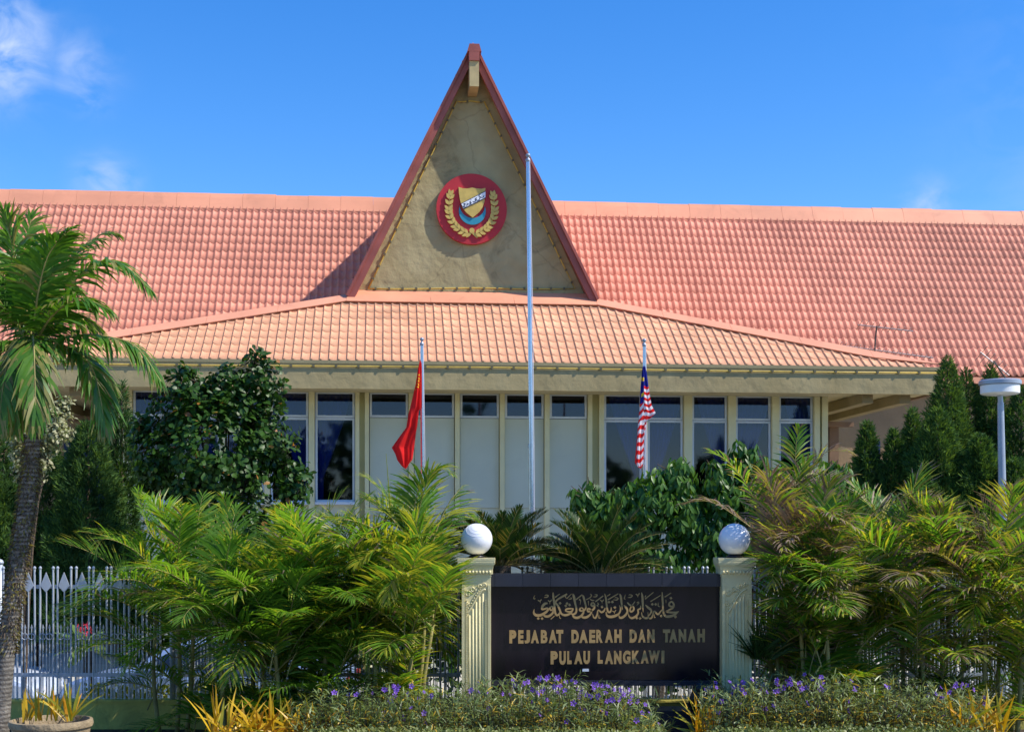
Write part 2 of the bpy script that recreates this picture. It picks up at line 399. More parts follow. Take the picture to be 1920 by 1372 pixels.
# ================================================================== BUILDING
A = R(5.3)
X0, Y0 = -.85, 29.0
def bl(px, py, c):
    """pixel -> point of the building's own frame on its plane y = c"""
    dx, dz = (px - 960) / F, (1000 - py) / F
    t = (c - (X0 * math.sin(A) - Y0 * math.cos(A))) / (-dx * math.sin(A) + math.cos(A))
    X, Y = dx * t - X0, t - Y0
    return (X * math.cos(A) + Y * math.sin(A), c, CAMZ + dz * t)
bx = lambda px, c: bl(px, 700, c)[0]
bz = lambda py, c, px=884: bl(px, py, c)[2]
bld = thing('office_building', 'wide government office with salmon tiled roofs and a tall pointed gable', 'building', (X0, Y0, -.45), rz=A)
def bb(mb, name, m, parent=None, smooth=False):
    for i, v in enumerate(mb.v): mb.v[i] = (v[0], v[1], v[2] + .45)
    return mb.build(name, m, parent or bld, smooth, world=False)
ZE = bz(679, 0); ZF = bz(732, 0)
XR = bx(1764, 0); XL = -XR + .1
YR = 2.6
ZR = bz(562, YR); XRr = bl(1116, 570, YR)[0]; XRl = bl(650, 566, YR)[0]
YM0, YM1 = 6.9, 11.1
ZM1 = bz(386, YM1, 960); ZM0 = bz(701, YM0, 1700)
XM0, XM1 = -19.5, 21.0
print('eave', ZE, ZF, XL, XR, 'ridge', ZR, XRl, XRr, 'main', ZM0, ZM1, math.degrees(math.atan2(ZM1 - ZM0, YM1 - YM0)))

# --- tiles
PITCH, ROW = .187, .345
PROF_MAIN = (np.array([0, .05, .18, .44, .60, .68, .93, 1.0]), np.array([.057, .054, .024, .005, 0, .004, .055, .057]), .007)
PROF_FRONT = (np.array([0, .06, .22, .5, .8, .91, .95, 1.0]), np.array([.034, .030, .013, .003, .003, .009, .033, .034]), .015)
def tile_template(pitch, row, prof):
    us, hq, lift = prof; vs = []; nU = len(us)
    for u, h in zip(us, hq): vs.append((u * pitch, -.025 * (1 - (2 * u - 1) ** 2) - .002, h - .006))     # lip bottom
    for u, h in zip(us, hq): vs.append((u * pitch, -.025 * (1 - (2 * u - 1) ** 2), h + lift))
    for u, h in zip(us, hq): vs.append((u * pitch, row * .98, h))
    q = []
    for r in (0, 1):
        for k in range(nU - 1): q.append((r * nU + k, r * nU + k + 1, (r + 1) * nU + k + 1, (r + 1) * nU + k))
    return np.array(vs), np.array(q)
mat3 = lambda ang: np.array([[1, 0, 0], [0, math.cos(ang), -math.sin(ang)], [0, math.sin(ang), math.cos(ang)]])
def lay_tiles(x0, x1, y0, z0, y1, z1, keep, m, parent, single=0, name='roof_tile', prof=PROF_MAIN):
    TV, TQ = tile_template(PITCH, ROW, prof)
    ang = math.atan2(z1 - z0, y1 - y0); L = math.hypot(z1 - z0, y1 - y0)
    rot = mat3(ang); nc = int((x1 - x0) / PITCH) + 1; nr = int(math.ceil(L / ROW))
    pos = []
    for r in range(nr):
        for c in range(nc):
            x = x0 + c * PITCH; v = r * ROW
            if keep(x + PITCH / 2, v + ROW * .45): pos.append((x, y0 + v * math.cos(ang), z0 + v * math.sin(ang), r))
    singles = []
    rest = []
    for p in pos:
        (singles if len(singles) < single and vis(p) else rest).append(p)
    me = np_mesh(name, TV, TQ, [m], smooth=False)
    for p in singles:
        t = link(name, me, parent, (p[0], p[1], p[2] + .45), (ang + random.gauss(0, .004), random.gauss(0, .004), 0))
    if rest:
        rp = np.array([p[:3] for p in rest]); rp[:, 2] += .45
        V = (TV @ rot.T)[None] + rp[:, None, :]
        V += rng.normal(0, .0012, (len(rp), 1, 3))
        Q = TQ[None] + (np.arange(len(rp)) * len(TV))[:, None, None]
        o = link('roof_tiling', np_mesh('roof_tiling', V.reshape(-1, 3), Q.reshape(-1, 4), [m]), parent)
        o['kind'] = 'stuff'
    return ang
def vis(p):
    return p[3] < 5 and -6.6 < p[0] < 9.0
Lf = math.hypot(ZR - ZE, YR)
def keep_front(x, v):
    f = 1 - v / Lf
    lo = XRl + (XL - XRl) * f; hi = XRr + (XR - XRr) * f
    return lo + .1 < x < hi - .1 and v < Lf - .12
fr = MB()
ZEs = ZE - .05
fr.add([(XL, 0, ZEs), (XR, 0, ZEs), (XRr, YR, ZR - .05), (XRl, YR, ZR - .05)], [(0, 1, 2, 3)])
fr.add([(XR, 0, ZEs), (XR, 8, ZEs), (XRr, 8, ZR - .05), (XRr, YR, ZR - .05)], [(0, 1, 2, 3)])
fr.add([(XL, 0, ZEs), (XRl, YR, ZR - .05), (XRl, 8, ZR - .05), (XL, 8, ZEs)], [(0, 1, 2, 3)])
fr.add([(XRl, YR, ZR - .05), (XRr, YR, ZR - .05), (XRr, 8, ZR - .05), (XRl, 8, ZR - .05)], [(0, 1, 2, 3)])
front_roof = bb(fr, 'front_roof', M['tile_front'])
a_f = lay_tiles(XL, XR, -.06, ZE - .01, YR, ZR, keep_front, M['tile_front'], front_roof, single=300, prof=PROF_FRONT)
a_m = math.atan2(ZM1 - ZM0, YM1 - YM0)
nrm_m = Vector((0, -math.sin(a_m), math.cos(a_m))); nrm_f = Vector((0, -math.sin(a_f), math.cos(a_f)))
mr = MB()
mr.add([(XM0, YM0, ZM0 - .06), (XM1, YM0, ZM0 - .06), (XM1, YM1, ZM1 - .06), (XM0, YM1, ZM1 - .06), (XM1, 2 * YM1 - YM0, ZM0 - .06), (XM0, 2 * YM1 - YM0, ZM0 - .06)],
       [(0, 1, 2, 3), (3, 2, 4, 5), (0, 3, 5), (1, 4, 2)])
main_roof = bb(mr, 'main_roof', M['tile_main'])
Lm = math.hypot(ZM1 - ZM0, YM1 - YM0)
lay_tiles(XM0, XM1, YM0 - .03, ZM0 - .02, YM1, ZM1, lambda x, v: v < Lm - .05, M['tile_main'], main_roof)
# ridge capping of the main roof, in lengths
x = XM0 - .1
while x < XM1:
    c = MB()
    j = random.gauss(0, .009)
    prof = [(YM1 - .30, ZM1 - .36), (YM1 - .31, ZM1 - .32), (YM1 - .16, ZM1 + .02 + j), (YM1 - .10, ZM1 + .13 + j), (YM1, ZM1 + .17 + j), (YM1 + .10, ZM1 + .13 + j), (YM1 + .3, ZM1 - .32)]
    n = len(prof); x1 = x + .915
    c.add([(x, y, z) for y, z in prof] + [(x1, y, z) for y, z in prof],
          [(i, i + 1, n + i + 1, n + i) for i in range(n - 1)] + [tuple(reversed(range(n))), tuple(range(n, 2 * n))])
    bb(c, 'ridge_cap', M['cap'], main_roof); x += .92
# eave board below the main roof
bb(MB().box(XM0, XM1, YM0 - .05, YM0 - .01, ZM0 - .24, ZM0 - .07), 'eave_board', M['cap'], main_roof)
# hip and ridge flashing of the front roof (flat strips lying on the tiles)
def strip(p0, p1, width, lift, name, seg=1, th=.02):
    p0 = Vector(p0); p1 = Vector(p1); d = (p1 - p0)
    for i in range(seg):
        a = p0 + d * (i / seg) + d.normalized() * .003; b_ = p0 + d * ((i + 1) / seg) - d.normalized() * .003
        down = Vector((0, -math.cos(a_f), -math.sin(a_f)))
        wq = lambda p_: max(.004, min(width, (p_.z - ZE) / math.sin(a_f) - .01))
        q = [a + nrm_f * lift, b_ + nrm_f * lift, b_ + down * wq(b_) + nrm_f * lift, a + down * wq(a) + nrm_f * lift]
        r = [v - nrm_f * th for v in q]
        s = MB(); s.add(q + r, [(0, 1, 2, 3), (7, 6, 5, 4), (0, 4, 5, 1), (1, 5, 6, 2), (2, 6, 7, 3), (3, 7, 4, 0)])
        bb(s, name, M['cap'], front_roof)
up = Vector((0, math.cos(a_f), math.sin(a_f)))
strip((XRl, YR, ZR), (XRr, YR, ZR), .36, .09, 'ridge_flashing', 3)
eL = Vector((XL - .02, 0, ZE)); eR = Vector((XR + .02, 0, ZE))
strip(eL, Vector((XRl, YR, ZR)), .34, .085, 'hip_flashing', 5)
strip(Vector((XRr, YR, ZR)), eR, .34, .085, 'hip_flashing', 5)

# --- fascia, soffit
fa = MB().box(XL, XR, -.10, .04, ZF, ZE - .075)
bb(fa, 'fascia', M['fascia'])
bb(MB().box(XL - .01, XR + .01, -.112, .03, ZE - .073, ZE - .005), 'gutter_lip', M['trough'])
bb(MB().box(XR - .12, XR, .042, 7.3, ZF + .02, ZE - .08), 'side_fascia', M['beam'])
bb(MB().box(XL, XL + .12, .042, 7.3, ZF + .02, ZE - .08), 'side_fascia', M['beam'])
ZS = ZF + .06
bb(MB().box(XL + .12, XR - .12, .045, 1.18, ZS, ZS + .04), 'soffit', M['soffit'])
xe = bx(1550, 1.2); xw = bx(223, 1.2)
for sx0, sx1 in ((xe + .02, XR - .12), (XL + .12, xw - .02)):
    nb = 4
    for i in range(nb):
        w_ = (sx1 - sx0) / nb
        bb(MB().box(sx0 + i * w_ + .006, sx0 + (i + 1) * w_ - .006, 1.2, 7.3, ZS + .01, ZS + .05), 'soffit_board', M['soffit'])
    for q in (.30, .72):
        xm = sx0 + (sx1 - sx0) * q
        bb(MB().box(xm - .12, xm + .12, .3, 7.25, ZS - .22, ZS - .002), 'veranda_beam', mat('dim_beam_paint', (.25, .19, .10), .8, .1, 2))
    bb(MB().box(sx0, sx1, 5.2, 5.42, ZS - .34, ZS - .225), 'cross_beam', M['beam'])
    xm = sx0 + (sx1 - sx0) * .78
    bb(MB().box(xm - .12, xm + .12, 5.43, 5.68, -.45, ZS - .23), 'veranda_post', M['beam'])
# --- walls
YW = 1.2
WZ = lambda py, px=884: bz(py, YW, px)
bb(MB().box(XM0 + .8, XM1 - .8, 7.4, 7.6, -.45, ZM0 - .1), 'rear_wall', M['tanwall'])
bb(MB().box(XM0 + .8, XM1 - .8, 7.6, 14.2, -.45, ZM0 - .1), 'rear_block', M['tanwall'])
for px0, px1 in ((1612, 1650), (1700, 1760), (120, 200)):
    p0, p1 = bx(px0, 7.38), bx(px1, 7.38)
    bb(MB().box(p0, p1, 7.36, 7.398, bz(960, 7.38), bz(822, 7.38)), 'veranda_opening', M['dark_in'])
zsill = WZ(941); zlow = WZ(952); ztop = ZS
ztr0, ztr1 = WZ(744), WZ(776)      # transom light
bb(MB().box(bx(250, YW), bx(690, YW), YW + .10, YW + .3, -.45, zsill - .06), 'low_wall', M['panel'])
bb(MB().box(bx(1126, YW), bx(1548, YW), YW + .10, YW + .3, -.45, zsill - .06), 'low_wall', M['panel'])
bb(MB().box(bx(692, YW), bx(1124, YW), YW + .10, YW + .32, -.45, zlow), 'low_wall', M['panel'])
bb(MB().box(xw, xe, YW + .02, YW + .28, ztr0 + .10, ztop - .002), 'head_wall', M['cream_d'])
# dark room behind
inn = MB()
x0_, x1_ = xw + .1, xe - .1
inn.add([(x0_, 5, -.4), (x1_, 5, -.4), (x1_, 5, ztop), (x0_, 5, ztop), (x0_, YW + .3, -.4), (x1_, YW + .3, -.4), (x1_, YW + .3, ztop), (x0_, YW + .3, ztop)],
        [(0, 1, 2, 3), (4, 0, 3, 7), (1, 5, 6, 2), (3, 2, 6, 7), (0, 4, 5, 1)])
bb(inn, 'room_lining', M['dark_in'])
bb(MB().box(xw + .02, xw + .09, YW + .3, 5.2, -.45, ztop), 'end_wall', M['cream'])
bb(MB().box(xe - .09, xe - .02, YW + .3, 5.2, -.45, ztop), 'end_wall', M['cream'])
def pil(px0, px1, m='cream', dy=-.06, name='pilaster', dx=0):
    bb(MB().box(bx(px0, YW), bx(px1, YW), YW + dy, YW + .16, -.45, ztop - .003), name, M[m])
for a_, b_ in ((223, 234), (239, 248), (329, 339), (413, 423), (496, 506), (579, 590), (666, 674), (684, 692),
               (766, 776), (853, 862), (937, 946), (1021, 1030), (1102, 1110), (1123, 1132), (1205, 1214), (1282, 1297), (1365, 1379), (1447, 1460), (1526, 1536), (1540, 1551)):
    pil(a_, b_)
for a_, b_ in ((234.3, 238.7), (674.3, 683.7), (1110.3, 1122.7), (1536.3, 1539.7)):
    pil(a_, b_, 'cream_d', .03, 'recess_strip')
def curtain(px0, px1, z0, z1, side, parent):
    xa, xb = bx(px0, YW + .5), bx(px1, YW + .5)
    n, k = 28, 12; vs = []; fs = []
    for i in range(k + 1):
        t = i / k
        wd = (xb - xa) * (.92 - .70 * min(1, t * 1.5) ** 1.2)
        for j in range(n + 1):
            s = j / n
            xx = xa + wd * s if side < 0 else xb - wd * s
            vs.append((xx, YW + .34 + .03 * math.sin(s * 38 + t * 1.2), z1 + (z0 - z1) * t))
    for i in range(k):
        for j in range(n): fs.append((i * (n + 1) + j, i * (n + 1) + j + 1, (i + 1) * (n + 1) + j + 1, (i + 1) * (n + 1) + j))
    c = MB(); c.add(vs, fs); bb(c, 'curtain', M['curtain'], parent, True)
def frame(c, xa, xb, za, zb, t=.045):
    c.box(xa, xa + t, YW + .04, YW + .12, za, zb); c.box(xb - t, xb, YW + .04, YW + .12, za, zb)
    c.box(xa + t, xb - t, YW + .042, YW + .118, za, za + t); c.box(xa + t, xb - t, YW + .042, YW + .118, zb - t, zb)
wins = [(249, 328), (340, 412), (424, 495), (507, 578), (591, 665), (1133, 1204), (1215, 1281), (1298, 1364), (1380, 1446), (1461, 1525)]
for k, (a_, b_) in enumerate(wins):
    xa, xb = bx(a_, YW) + .003, bx(b_, YW) - .003
    c = MB(); frame(c, xa, xb, zsill, WZ(785)); frame(c, xa, xb, WZ(784), ztr0 + .09)
    wobj = bb(c, 'window', M['white_frame'])
    bb(MB().box(xa + .045, xb - .045, YW + .075, YW + .083, zsill + .045, WZ(785) - .045), 'pane', M['glass'], wobj)
    bb(MB().box(xa + .045, xb - .045, YW + .075, YW + .083, WZ(784) + .045, ztr0 + .045), 'pane', M['glass'], wobj)
    bb(MB().box(xa - .01, xb + .01, YW - .05, YW + .13, zsill - .06, zsill - .002), 'sill', M['white_frame'], wobj)
    curtain(a_, b_, zsill - .4, ztr0 + .1, 1 if k % 2 else -1, wobj)
for k, (a_, b_) in enumerate([(693, 765), (777, 852), (863, 936), (947, 1020), (1031, 1101)]):
    xa, xb = bx(a_, YW) + .003, bx(b_, YW) - .003
    bb(MB().box(xa, xb, YW + .06, YW + .2, zlow + .004, WZ(784)), 'wall_panel', M['panel'])
    c = MB(); frame(c, xa, xb, WZ(783), ztr0 + .09)
    wobj = bb(c, 'window', M['white_frame'])
    bb(MB().box(xa + .045, xb - .045, YW + .075, YW + .083, WZ(783) + .045, ztr0 + .045), 'pane', M['glass'], wobj)

# --- gable
YG = 2.9
ap = bl(884, 100, YG); gl_ = bl(668, 548, YG); gr_ = bl(1099, 555, YG)
zg = (gl_[2] + gr_[2]) / 2 - .05
axp = (gl_[0] + gr_[0]) / 2
gx0, gx1 = gl_[0], gr_[0]
g = MB()
# plaster face as a fine grid so that its unevenness is real relief under the grazing sun
gf = bb(MB().prism([(gx0, zg), (gx1, zg), (axp, ap[2])], YG, YG + .22), 'gable_wall', M['gable'])
nvg = 46; vs = []; fs = []; idx = {}
hG = ap[2] - zg
for i in range(nvg + 1):
    for j in range(nvg + 1):
        t = i / nvg; s = j / nvg; hw = (gx1 - gx0) / 2 * (1 - t)
        xx = axp + hw * (2 * s - 1); zz = zg + hG * t
        n_ = .011 * (math.sin(xx * 3.1 + zz * 2.3) * math.sin(zz * 2.7 - xx * 1.1) + .6 * math.sin(xx * 7.3 + 1.3 * zz) * math.sin(zz * 6.1) + .35 * math.sin(xx * 17 + zz * 5) * math.sin(zz * 15 + xx * 4))
        vs.append((xx, YG - .014 + n_ * .8, zz))
for i in range(nvg):
    for j in range(nvg): fs.append((i * (nvg + 1) + j, i * (nvg + 1) + j + 1, (i + 1) * (nvg + 1) + j + 1, (i + 1) * (nvg + 1) + j))
c = MB(); c.add(vs, fs); bb(c, 'plaster_face', M['gable'], gf, True)
# roof planes of the gable, going back over the main roof
YGf, YGb = 2.42, 14.5
ov = .16
sl = math.atan2(hG, (gx1 - gx0) / 2)
for sgn, gx in ((-1, gx0), (1, gx1)):
    base = Vector((gx + sgn * .10, 0, zg - .16)); top = Vector((axp, 0, ap[2] + .02))
    n_ = Vector((sgn * math.sin(sl), 0, math.cos(sl)))
    poly = [base, top, top + Vector((0, 0, .10)), base + n_ * .10]
    m_ = MB(); nn_ = len(poly)
    vs = [Vector((p.x, YGf + .12, p.z)) for p in poly] + [Vector((p.x, YGb, p.z)) for p in poly]
    m_.add(vs, [(0, 1, 2, 3), (7, 6, 5, 4), (0, 4, 5, 1), (1, 5, 6, 2), (2, 6, 7, 3), (3, 7, 4, 0)])
    gs = bb(m_, 'gable_roof', M['tile_main'])
    d_ = (top - base)
    for k in range(1, 18):      # tile courses as raised bands on the slope
        p = base + d_ * (k / 18) + n_ * .082
        bb(MB().bar((p.x, YGf + .30, p.z), (p.x, YGb, p.z), .03, .05), 'tile_course', M['tile_main'], gs)
    # barge board in front
    inner = base - n_ * .06; zv = bz(80, YGf); ob0 = base + n_ * .11; xo = .075; zo = zv - (zv - ob0.z) * xo / abs(ob0.x - axp); innert = Vector((0, 0, zo - .36))
    bgd = MB(); q = [ob0, Vector((axp + sgn * xo, 0, zo)), Vector((axp + sgn * xo, 0, innert.z)), inner]
    bgd.add([(p.x, YGf, p.z) for p in q] + [(p.x, YGf + .118, p.z) for p in q], [(0, 1, 2, 3), (7, 6, 5, 4), (0, 4, 5, 1), (1, 5, 6, 2), (2, 6, 7, 3), (3, 7, 4, 0)])
    bb(bgd, 'barge_board', M['maroon'])
    edge = MB().bar((q[0].x, YGf - .03, q[0].z), (q[1].x, YGf - .03, q[1].z), .05, .055)
    bb(edge, 'barge_trim', M['maroon'])
    # flashing between the barge and the tiles
bz_ = lambda py: bz(py, YGf)
hbx = .105
bb(MB().box(axp - hbx, axp + hbx, YGf - .30, YG - .02, bz_(170), bz_(123)), 'ridge_beam', mat('tan_beam_paint', (.47, .36, .17), .6, .12, 4))
cpz0, cpz1 = bz_(123), bz_(92)
cp = MB(); zc = bz_(106)
cp.prism([(axp - .115, cpz0 + .002), (axp + .115, cpz0 + .002), (axp + .115, zc), (axp - .115, zc)], YGf - .34, YGf - .05)
cp.prism([(axp - .16, zc + .001), (axp + .16, zc + .001), (axp + .11, cpz1), (axp - .11, cpz1)], YGf - .342, YGb - .1)
bb(cp, 'ridge_end_cap', M['maroon'])
# apron under the gable
apn = MB()
apn.add([(gx0 - .12, YG - .02, zg + .10), (gx1 + .12, YG - .02, zg + .10), (gx1 + .12, YR - .02, ZR + .03), (gx0 - .12, YR - .02, ZR + .03),
         (gx0 - .12, YG - .02, zg - .2), (gx1 + .12, YG - .02, zg - .2), (gx1 + .12, YR - .02, ZR - .05), (gx0 - .12, YR - .02, ZR - .05)],
        [(0, 1, 2, 3), (3, 2, 6, 7), (1, 5, 6, 2), (0, 3, 7, 4), (0, 4, 5, 1), (4, 7, 6, 5)])
bb(apn, 'apron_flashing', M['cap'])
# lower lean-to roof glimpsed at the right
lt = MB()
lx0, lx1 = bx(1850, 8.5), bx(2000, 8.5)

# ------------------------------------------------------------------ crest on the gable
def onface(zx, zy, y):
    """zoomed crest drawing -> building frame"""
    return bl(810 + zx / 9.145, 320 + zy / 9.145, y)
cen = onface(675, 678, YG)
ca, sa = math.cos(A), math.sin(A)
cw = (X0 + cen[0] * ca - cen[1] * sa, Y0 + cen[0] * sa + cen[1] * ca, cen[2])
crest = thing('crest', 'round red crest with gold shield, white banner and wreath on the gable', 'crest', cw, rz=A)
sc_ = (onface(1275, 678, YG)[0] - onface(75, 678, YG)[0]) / 1200.0
def cp2(zx, zy): return ((zx - 675) * sc_, -(zy - 678) * sc_)
def cbuild(polys, y0, y1, name, m, parent):
    b_ = MB()
    for p in polys: b_.prism([cp2(*q) for q in p], y0, y1)
    return b_.build(name, m, parent, world=False)
circ = lambda cx, cy, r, n=48, a0=0, a1=2 * math.pi: [(cx + r * math.cos(a0 + (a1 - a0) * k / n), cy + r * math.sin(a0 + (a1 - a0) * k / n)) for k in range(n)]
disc = cbuild([circ(675, 678, 602, 64)], -.115, -.012, 'disc', M['red_disc'], crest)
oc = [(685 + 230 * math.cos(t), 720 + 230 * math.sin(t)) for t in np.linspace(-.42, math.pi + .42, 40)]
ic = [(685 + 214 * math.cos(t), 622 + 214 * math.sin(t)) for t in np.linspace(math.pi - .02, .02, 40)]
b_ = MB()
for k in range(39):
    q = [oc[k], oc[k + 1], ic[38 - k], ic[39 - k]]
    b_.prism([cp2(*p) for p in q], -.145, -.114)
b_.build('crescent', M['teal'], crest, world=False)
shp = [(450, 318), (520, 342), (600, 342), (680, 325), (760, 338), (840, 342), (907, 325), (902, 450), (890, 560), (860, 650), (800, 740), (690, 835), (580, 750), (510, 660), (475, 540), (455, 420)]
cbuild([shp], -.175, -.116, 'shield', M['gold'], crest)
cbuild([[(486, 604), (906, 378), (908, 502), (532, 694)]], -.188, -.176, 'banner', M['navy'], crest)
ban = cbuild([[(496, 610), (906, 392), (906, 488), (534, 680)]], -.193, -.1885, 'banner_field', M['white'], crest)
def ribbon(pts, y, th, mb, cvt):
    """pen stroke: list of (x, y, width) -> flat bar with thickness"""
    n = len(pts); L_ = []; R_ = []
    for i in range(n):
        x0, y0_ = pts[max(i - 1, 0)][:2]; x1, y1_ = pts[min(i + 1, n - 1)][:2]
        dx, dy = x1 - x0, y1_ - y0_; l = math.hypot(dx, dy) or 1
        nx, ny = -dy / l, dx / l; w_ = pts[i][2] / 2
        L_.append((pts[i][0] + nx * w_, pts[i][1] + ny * w_)); R_.append((pts[i][0] - nx * w_, pts[i][1] - ny * w_))
    vs = [(*cvt(*p),) for p in L_ + R_]
    vs = [(a_, y, b__) for a_, b__ in vs] + [(a_, y + th, b__) for a_, b__ in vs]
    fs = []
    N = 2 * n
    for i in range(n - 1):
        fs += [(i, i + 1, n + i + 1, n + i), (N + i, N + n + i, N + n + i + 1, N + i + 1), (i, N + i, N + i + 1, i + 1), (n + i, n + i + 1, N + n + i + 1, N + n + i)]
    fs += [(0, n, N + n, N), (n - 1, N + n - 1, N + 2 * n - 1, 2 * n - 1)]
    mb.add(vs, fs)
def smooth_pts(pts, k=4):
    out_ = []
    for i in range(len(pts) - 1):
        p0 = pts[max(i - 1, 0)]; p1 = pts[i]; p2 = pts[i + 1]; p3 = pts[min(i + 2, len(pts) - 1)]
        for j in range(k):
            t = j / k
            out_.append(tuple(.5 * (2 * p1[c_] + (p2[c_] - p0[c_]) * t + (2 * p0[c_] - 5 * p1[c_] + 4 * p2[c_] - p3[c_]) * t * t + (3 * p1[c_] - p0[c_] - 3 * p2[c_] + p3[c_]) * t ** 3) for c_ in range(len(p1))))
    out_.append(pts[-1]); return out_
for s in ([(880, 452, 10), (872, 482, 14), (840, 492, 14), (812, 478, 10)], [(800, 470, 10), (815, 500, 12), (800, 530, 14), (770, 545, 12), (750, 520, 8)],
          [(760, 500, 14), (730, 520, 14), (745, 550, 16), (705, 572, 14), (690, 560, 8)], [(655, 560, 14), (640, 580, 16), (665, 590, 14), (640, 612, 14), (610, 605, 10)],
          [(590, 590, 10), (600, 620, 14), (575, 635, 12)], [(570, 605, 12), (535, 608, 14), (560, 628, 10), (532, 650, 14), (560, 664, 14), (590, 655, 8)],
          [(845, 455, 14), (850, 464, 14)], [(825, 440, 10), (785, 470, 10)], [(725, 590, 12), (733, 596, 12)], [(765, 578, 12), (773, 584, 12)], [(655, 535, 12), (664, 540, 12)]):
    mb = MB(); ribbon(smooth_pts(s), -.196, .0025, mb, cp2); mb.build('script_stroke', M['navy'], ban, world=False)
lf = lambda cx, cy, a_, L_, w_: [(cx + L_ * u * math.cos(a_) - v * w_ * math.sin(a_), cy + L_ * u * math.sin(a_) + v * w_ * math.cos(a_)) for u, v in ((0, 0), (.25, .38), (.5, .5), (.78, .3), (1, 0), (.78, -.3), (.5, -.5), (.25, -.38))]
for sg in (-1, 1):
    mx = lambda p: p if sg < 0 else (1352 - p[0], p[1])
    stem = [(308, 470, 14), (290, 600, 16), (292, 740, 18), (325, 860, 20), (395, 970, 20), (490, 1050, 20), (600, 1100, 18), (655, 1110, 14)]
    st = smooth_pts(stem, 6)
    mb = MB(); ribbon([(*mx(p[:2]), p[2]) for p in st], -.14, .027, mb, cp2); mb.build('wreath_stem', M['gold'], crest, world=False)
    for k in range(11):
        p = st[min(int(k * (len(st) - 4) / 10.5), len(st) - 2)]; q = st[min(int(k * (len(st) - 4) / 10.5) + 1, len(st) - 1)]
        tang = math.atan2(p[1] - q[1], p[0] - q[0])   # pointing up the stem
        for side in (-1, 1):
            if k == 0 and side > 0: pass
            a_ = tang + side * .62 * (1 if k else .5)
            leaf = [mx(v) for v in lf(p[0], p[1], a_, 118, 58)]
            cbuild([leaf], -.165 - .002 * side, -.121, 'wreath_leaf', M['gold'], crest)
cbuild([circ(678, 1052, 46, 12), ], -.158, -.12, 'ribbon_knot', M['gold'], crest)
for s in (([(690, 1085, 40), (740, 1130, 46), (775, 1165, 30)]), ([(660, 1085, 40), (620, 1130, 46), (580, 1160, 30)])):
    mb = MB(); ribbon(s, -.15, .03, mb, cp2); mb.build('ribbon_tail', M['gold'], crest, world=False)

# ------------------------------------------------------------------ rope lights
def bw(p):  # building frame -> world
    return (X0 + p[0] * ca - p[1] * sa, Y0 + p[0] * sa + p[1] * ca, p[2])
def rope(label, pts, step, r):
    th = thing('rope_light', label, 'rope light', bw(pts[0]), 'yellow rope lights on the building')
    W = [Vector(bw(p)) for p in pts]; acc = .25; out_ = []
    for i in range(len(W) - 1):
        n_ = 8
        for k in range(n_): out_.append(W[i].lerp(W[i + 1], k / n_) + Vector((0, 0, -.012 * math.sin(math.pi * k / n_ * 3))))
    out_.append(W[-1])
    MB().tube(out_, r, 6).build('tube', M['yellow_tube'], th, True)
    cm = MB().box(-.022, .022, -.024, .03, -.022, .028).mesh('clip', M['clip'])
    for i in range(len(W) - 1):
        d = (W[i + 1] - W[i]); L_ = d.length; s = acc
        while s < L_:
            p = W[i] + d * (s / L_)
            link('clip', cm, th, p - Vector(th.location), (0, random.uniform(-.3, .3), A)); s += step
gp = [bl(x_, y_, YG - .05) for x_, y_ in ((691, 541), (856, 190), (908, 191), (1078, 541), (691, 541))]
rope('yellow rope light tracing the outline of the pointed gable', gp, .31, .016)
ye = -.125
rope('yellow rope light clipped along the long front fascia', [(XL + .1, ye, ZE - .13), (XR - .02, ye, ZE - .13)], .46, .015)

# ------------------------------------------------------------------ roof aerials
def aerial(label, mast, booms, grp='television aerials on the roof'):
    th = thing('roof_aerial', label, 'aerial', mast[0], grp)
    MB().tube(mast, .019, 6).build('mast', M['dark_metal'], th)
    for p0, p1, n, el in booms:
        p0 = Vector(p0); p1 = Vector(p1)
        bm_ = MB().tube([p0, p1], .016, 5).build('boom', M['alu'], th)
        e = MB()
        for k in range(n):
            p = p0.lerp(p1, (k + .3) / n); L_ = el * (1.25 - .5 * k / n)
            dv = Vector((.12, -.9, .38)).normalized() * L_ / 2
            e.tube([p - dv, p + dv], .0095, 4)
        e.build('elements', M['alu'], bm_)
dA = 31.5
aerial('twin boom television aerial on a short mast above the hip', [P(1640, 672, dA), P(1641, 640, dA), P(1644, 611, dA)],
       [(P(1608, 609, dA), P(1712, 621, dA), 9, .3), (P(1572, 647, dA), P(1750, 671, dA), 20, .22), (P(1618, 660, dA), P(1682, 667, dA), 2, .35)])
aerial('tilted television aerial near the grey lamp post head', [P(1890, 716, dA), P(1863, 676, dA)], [(P(1838, 660, dA), P(1892, 704, dA), 7, .5)])

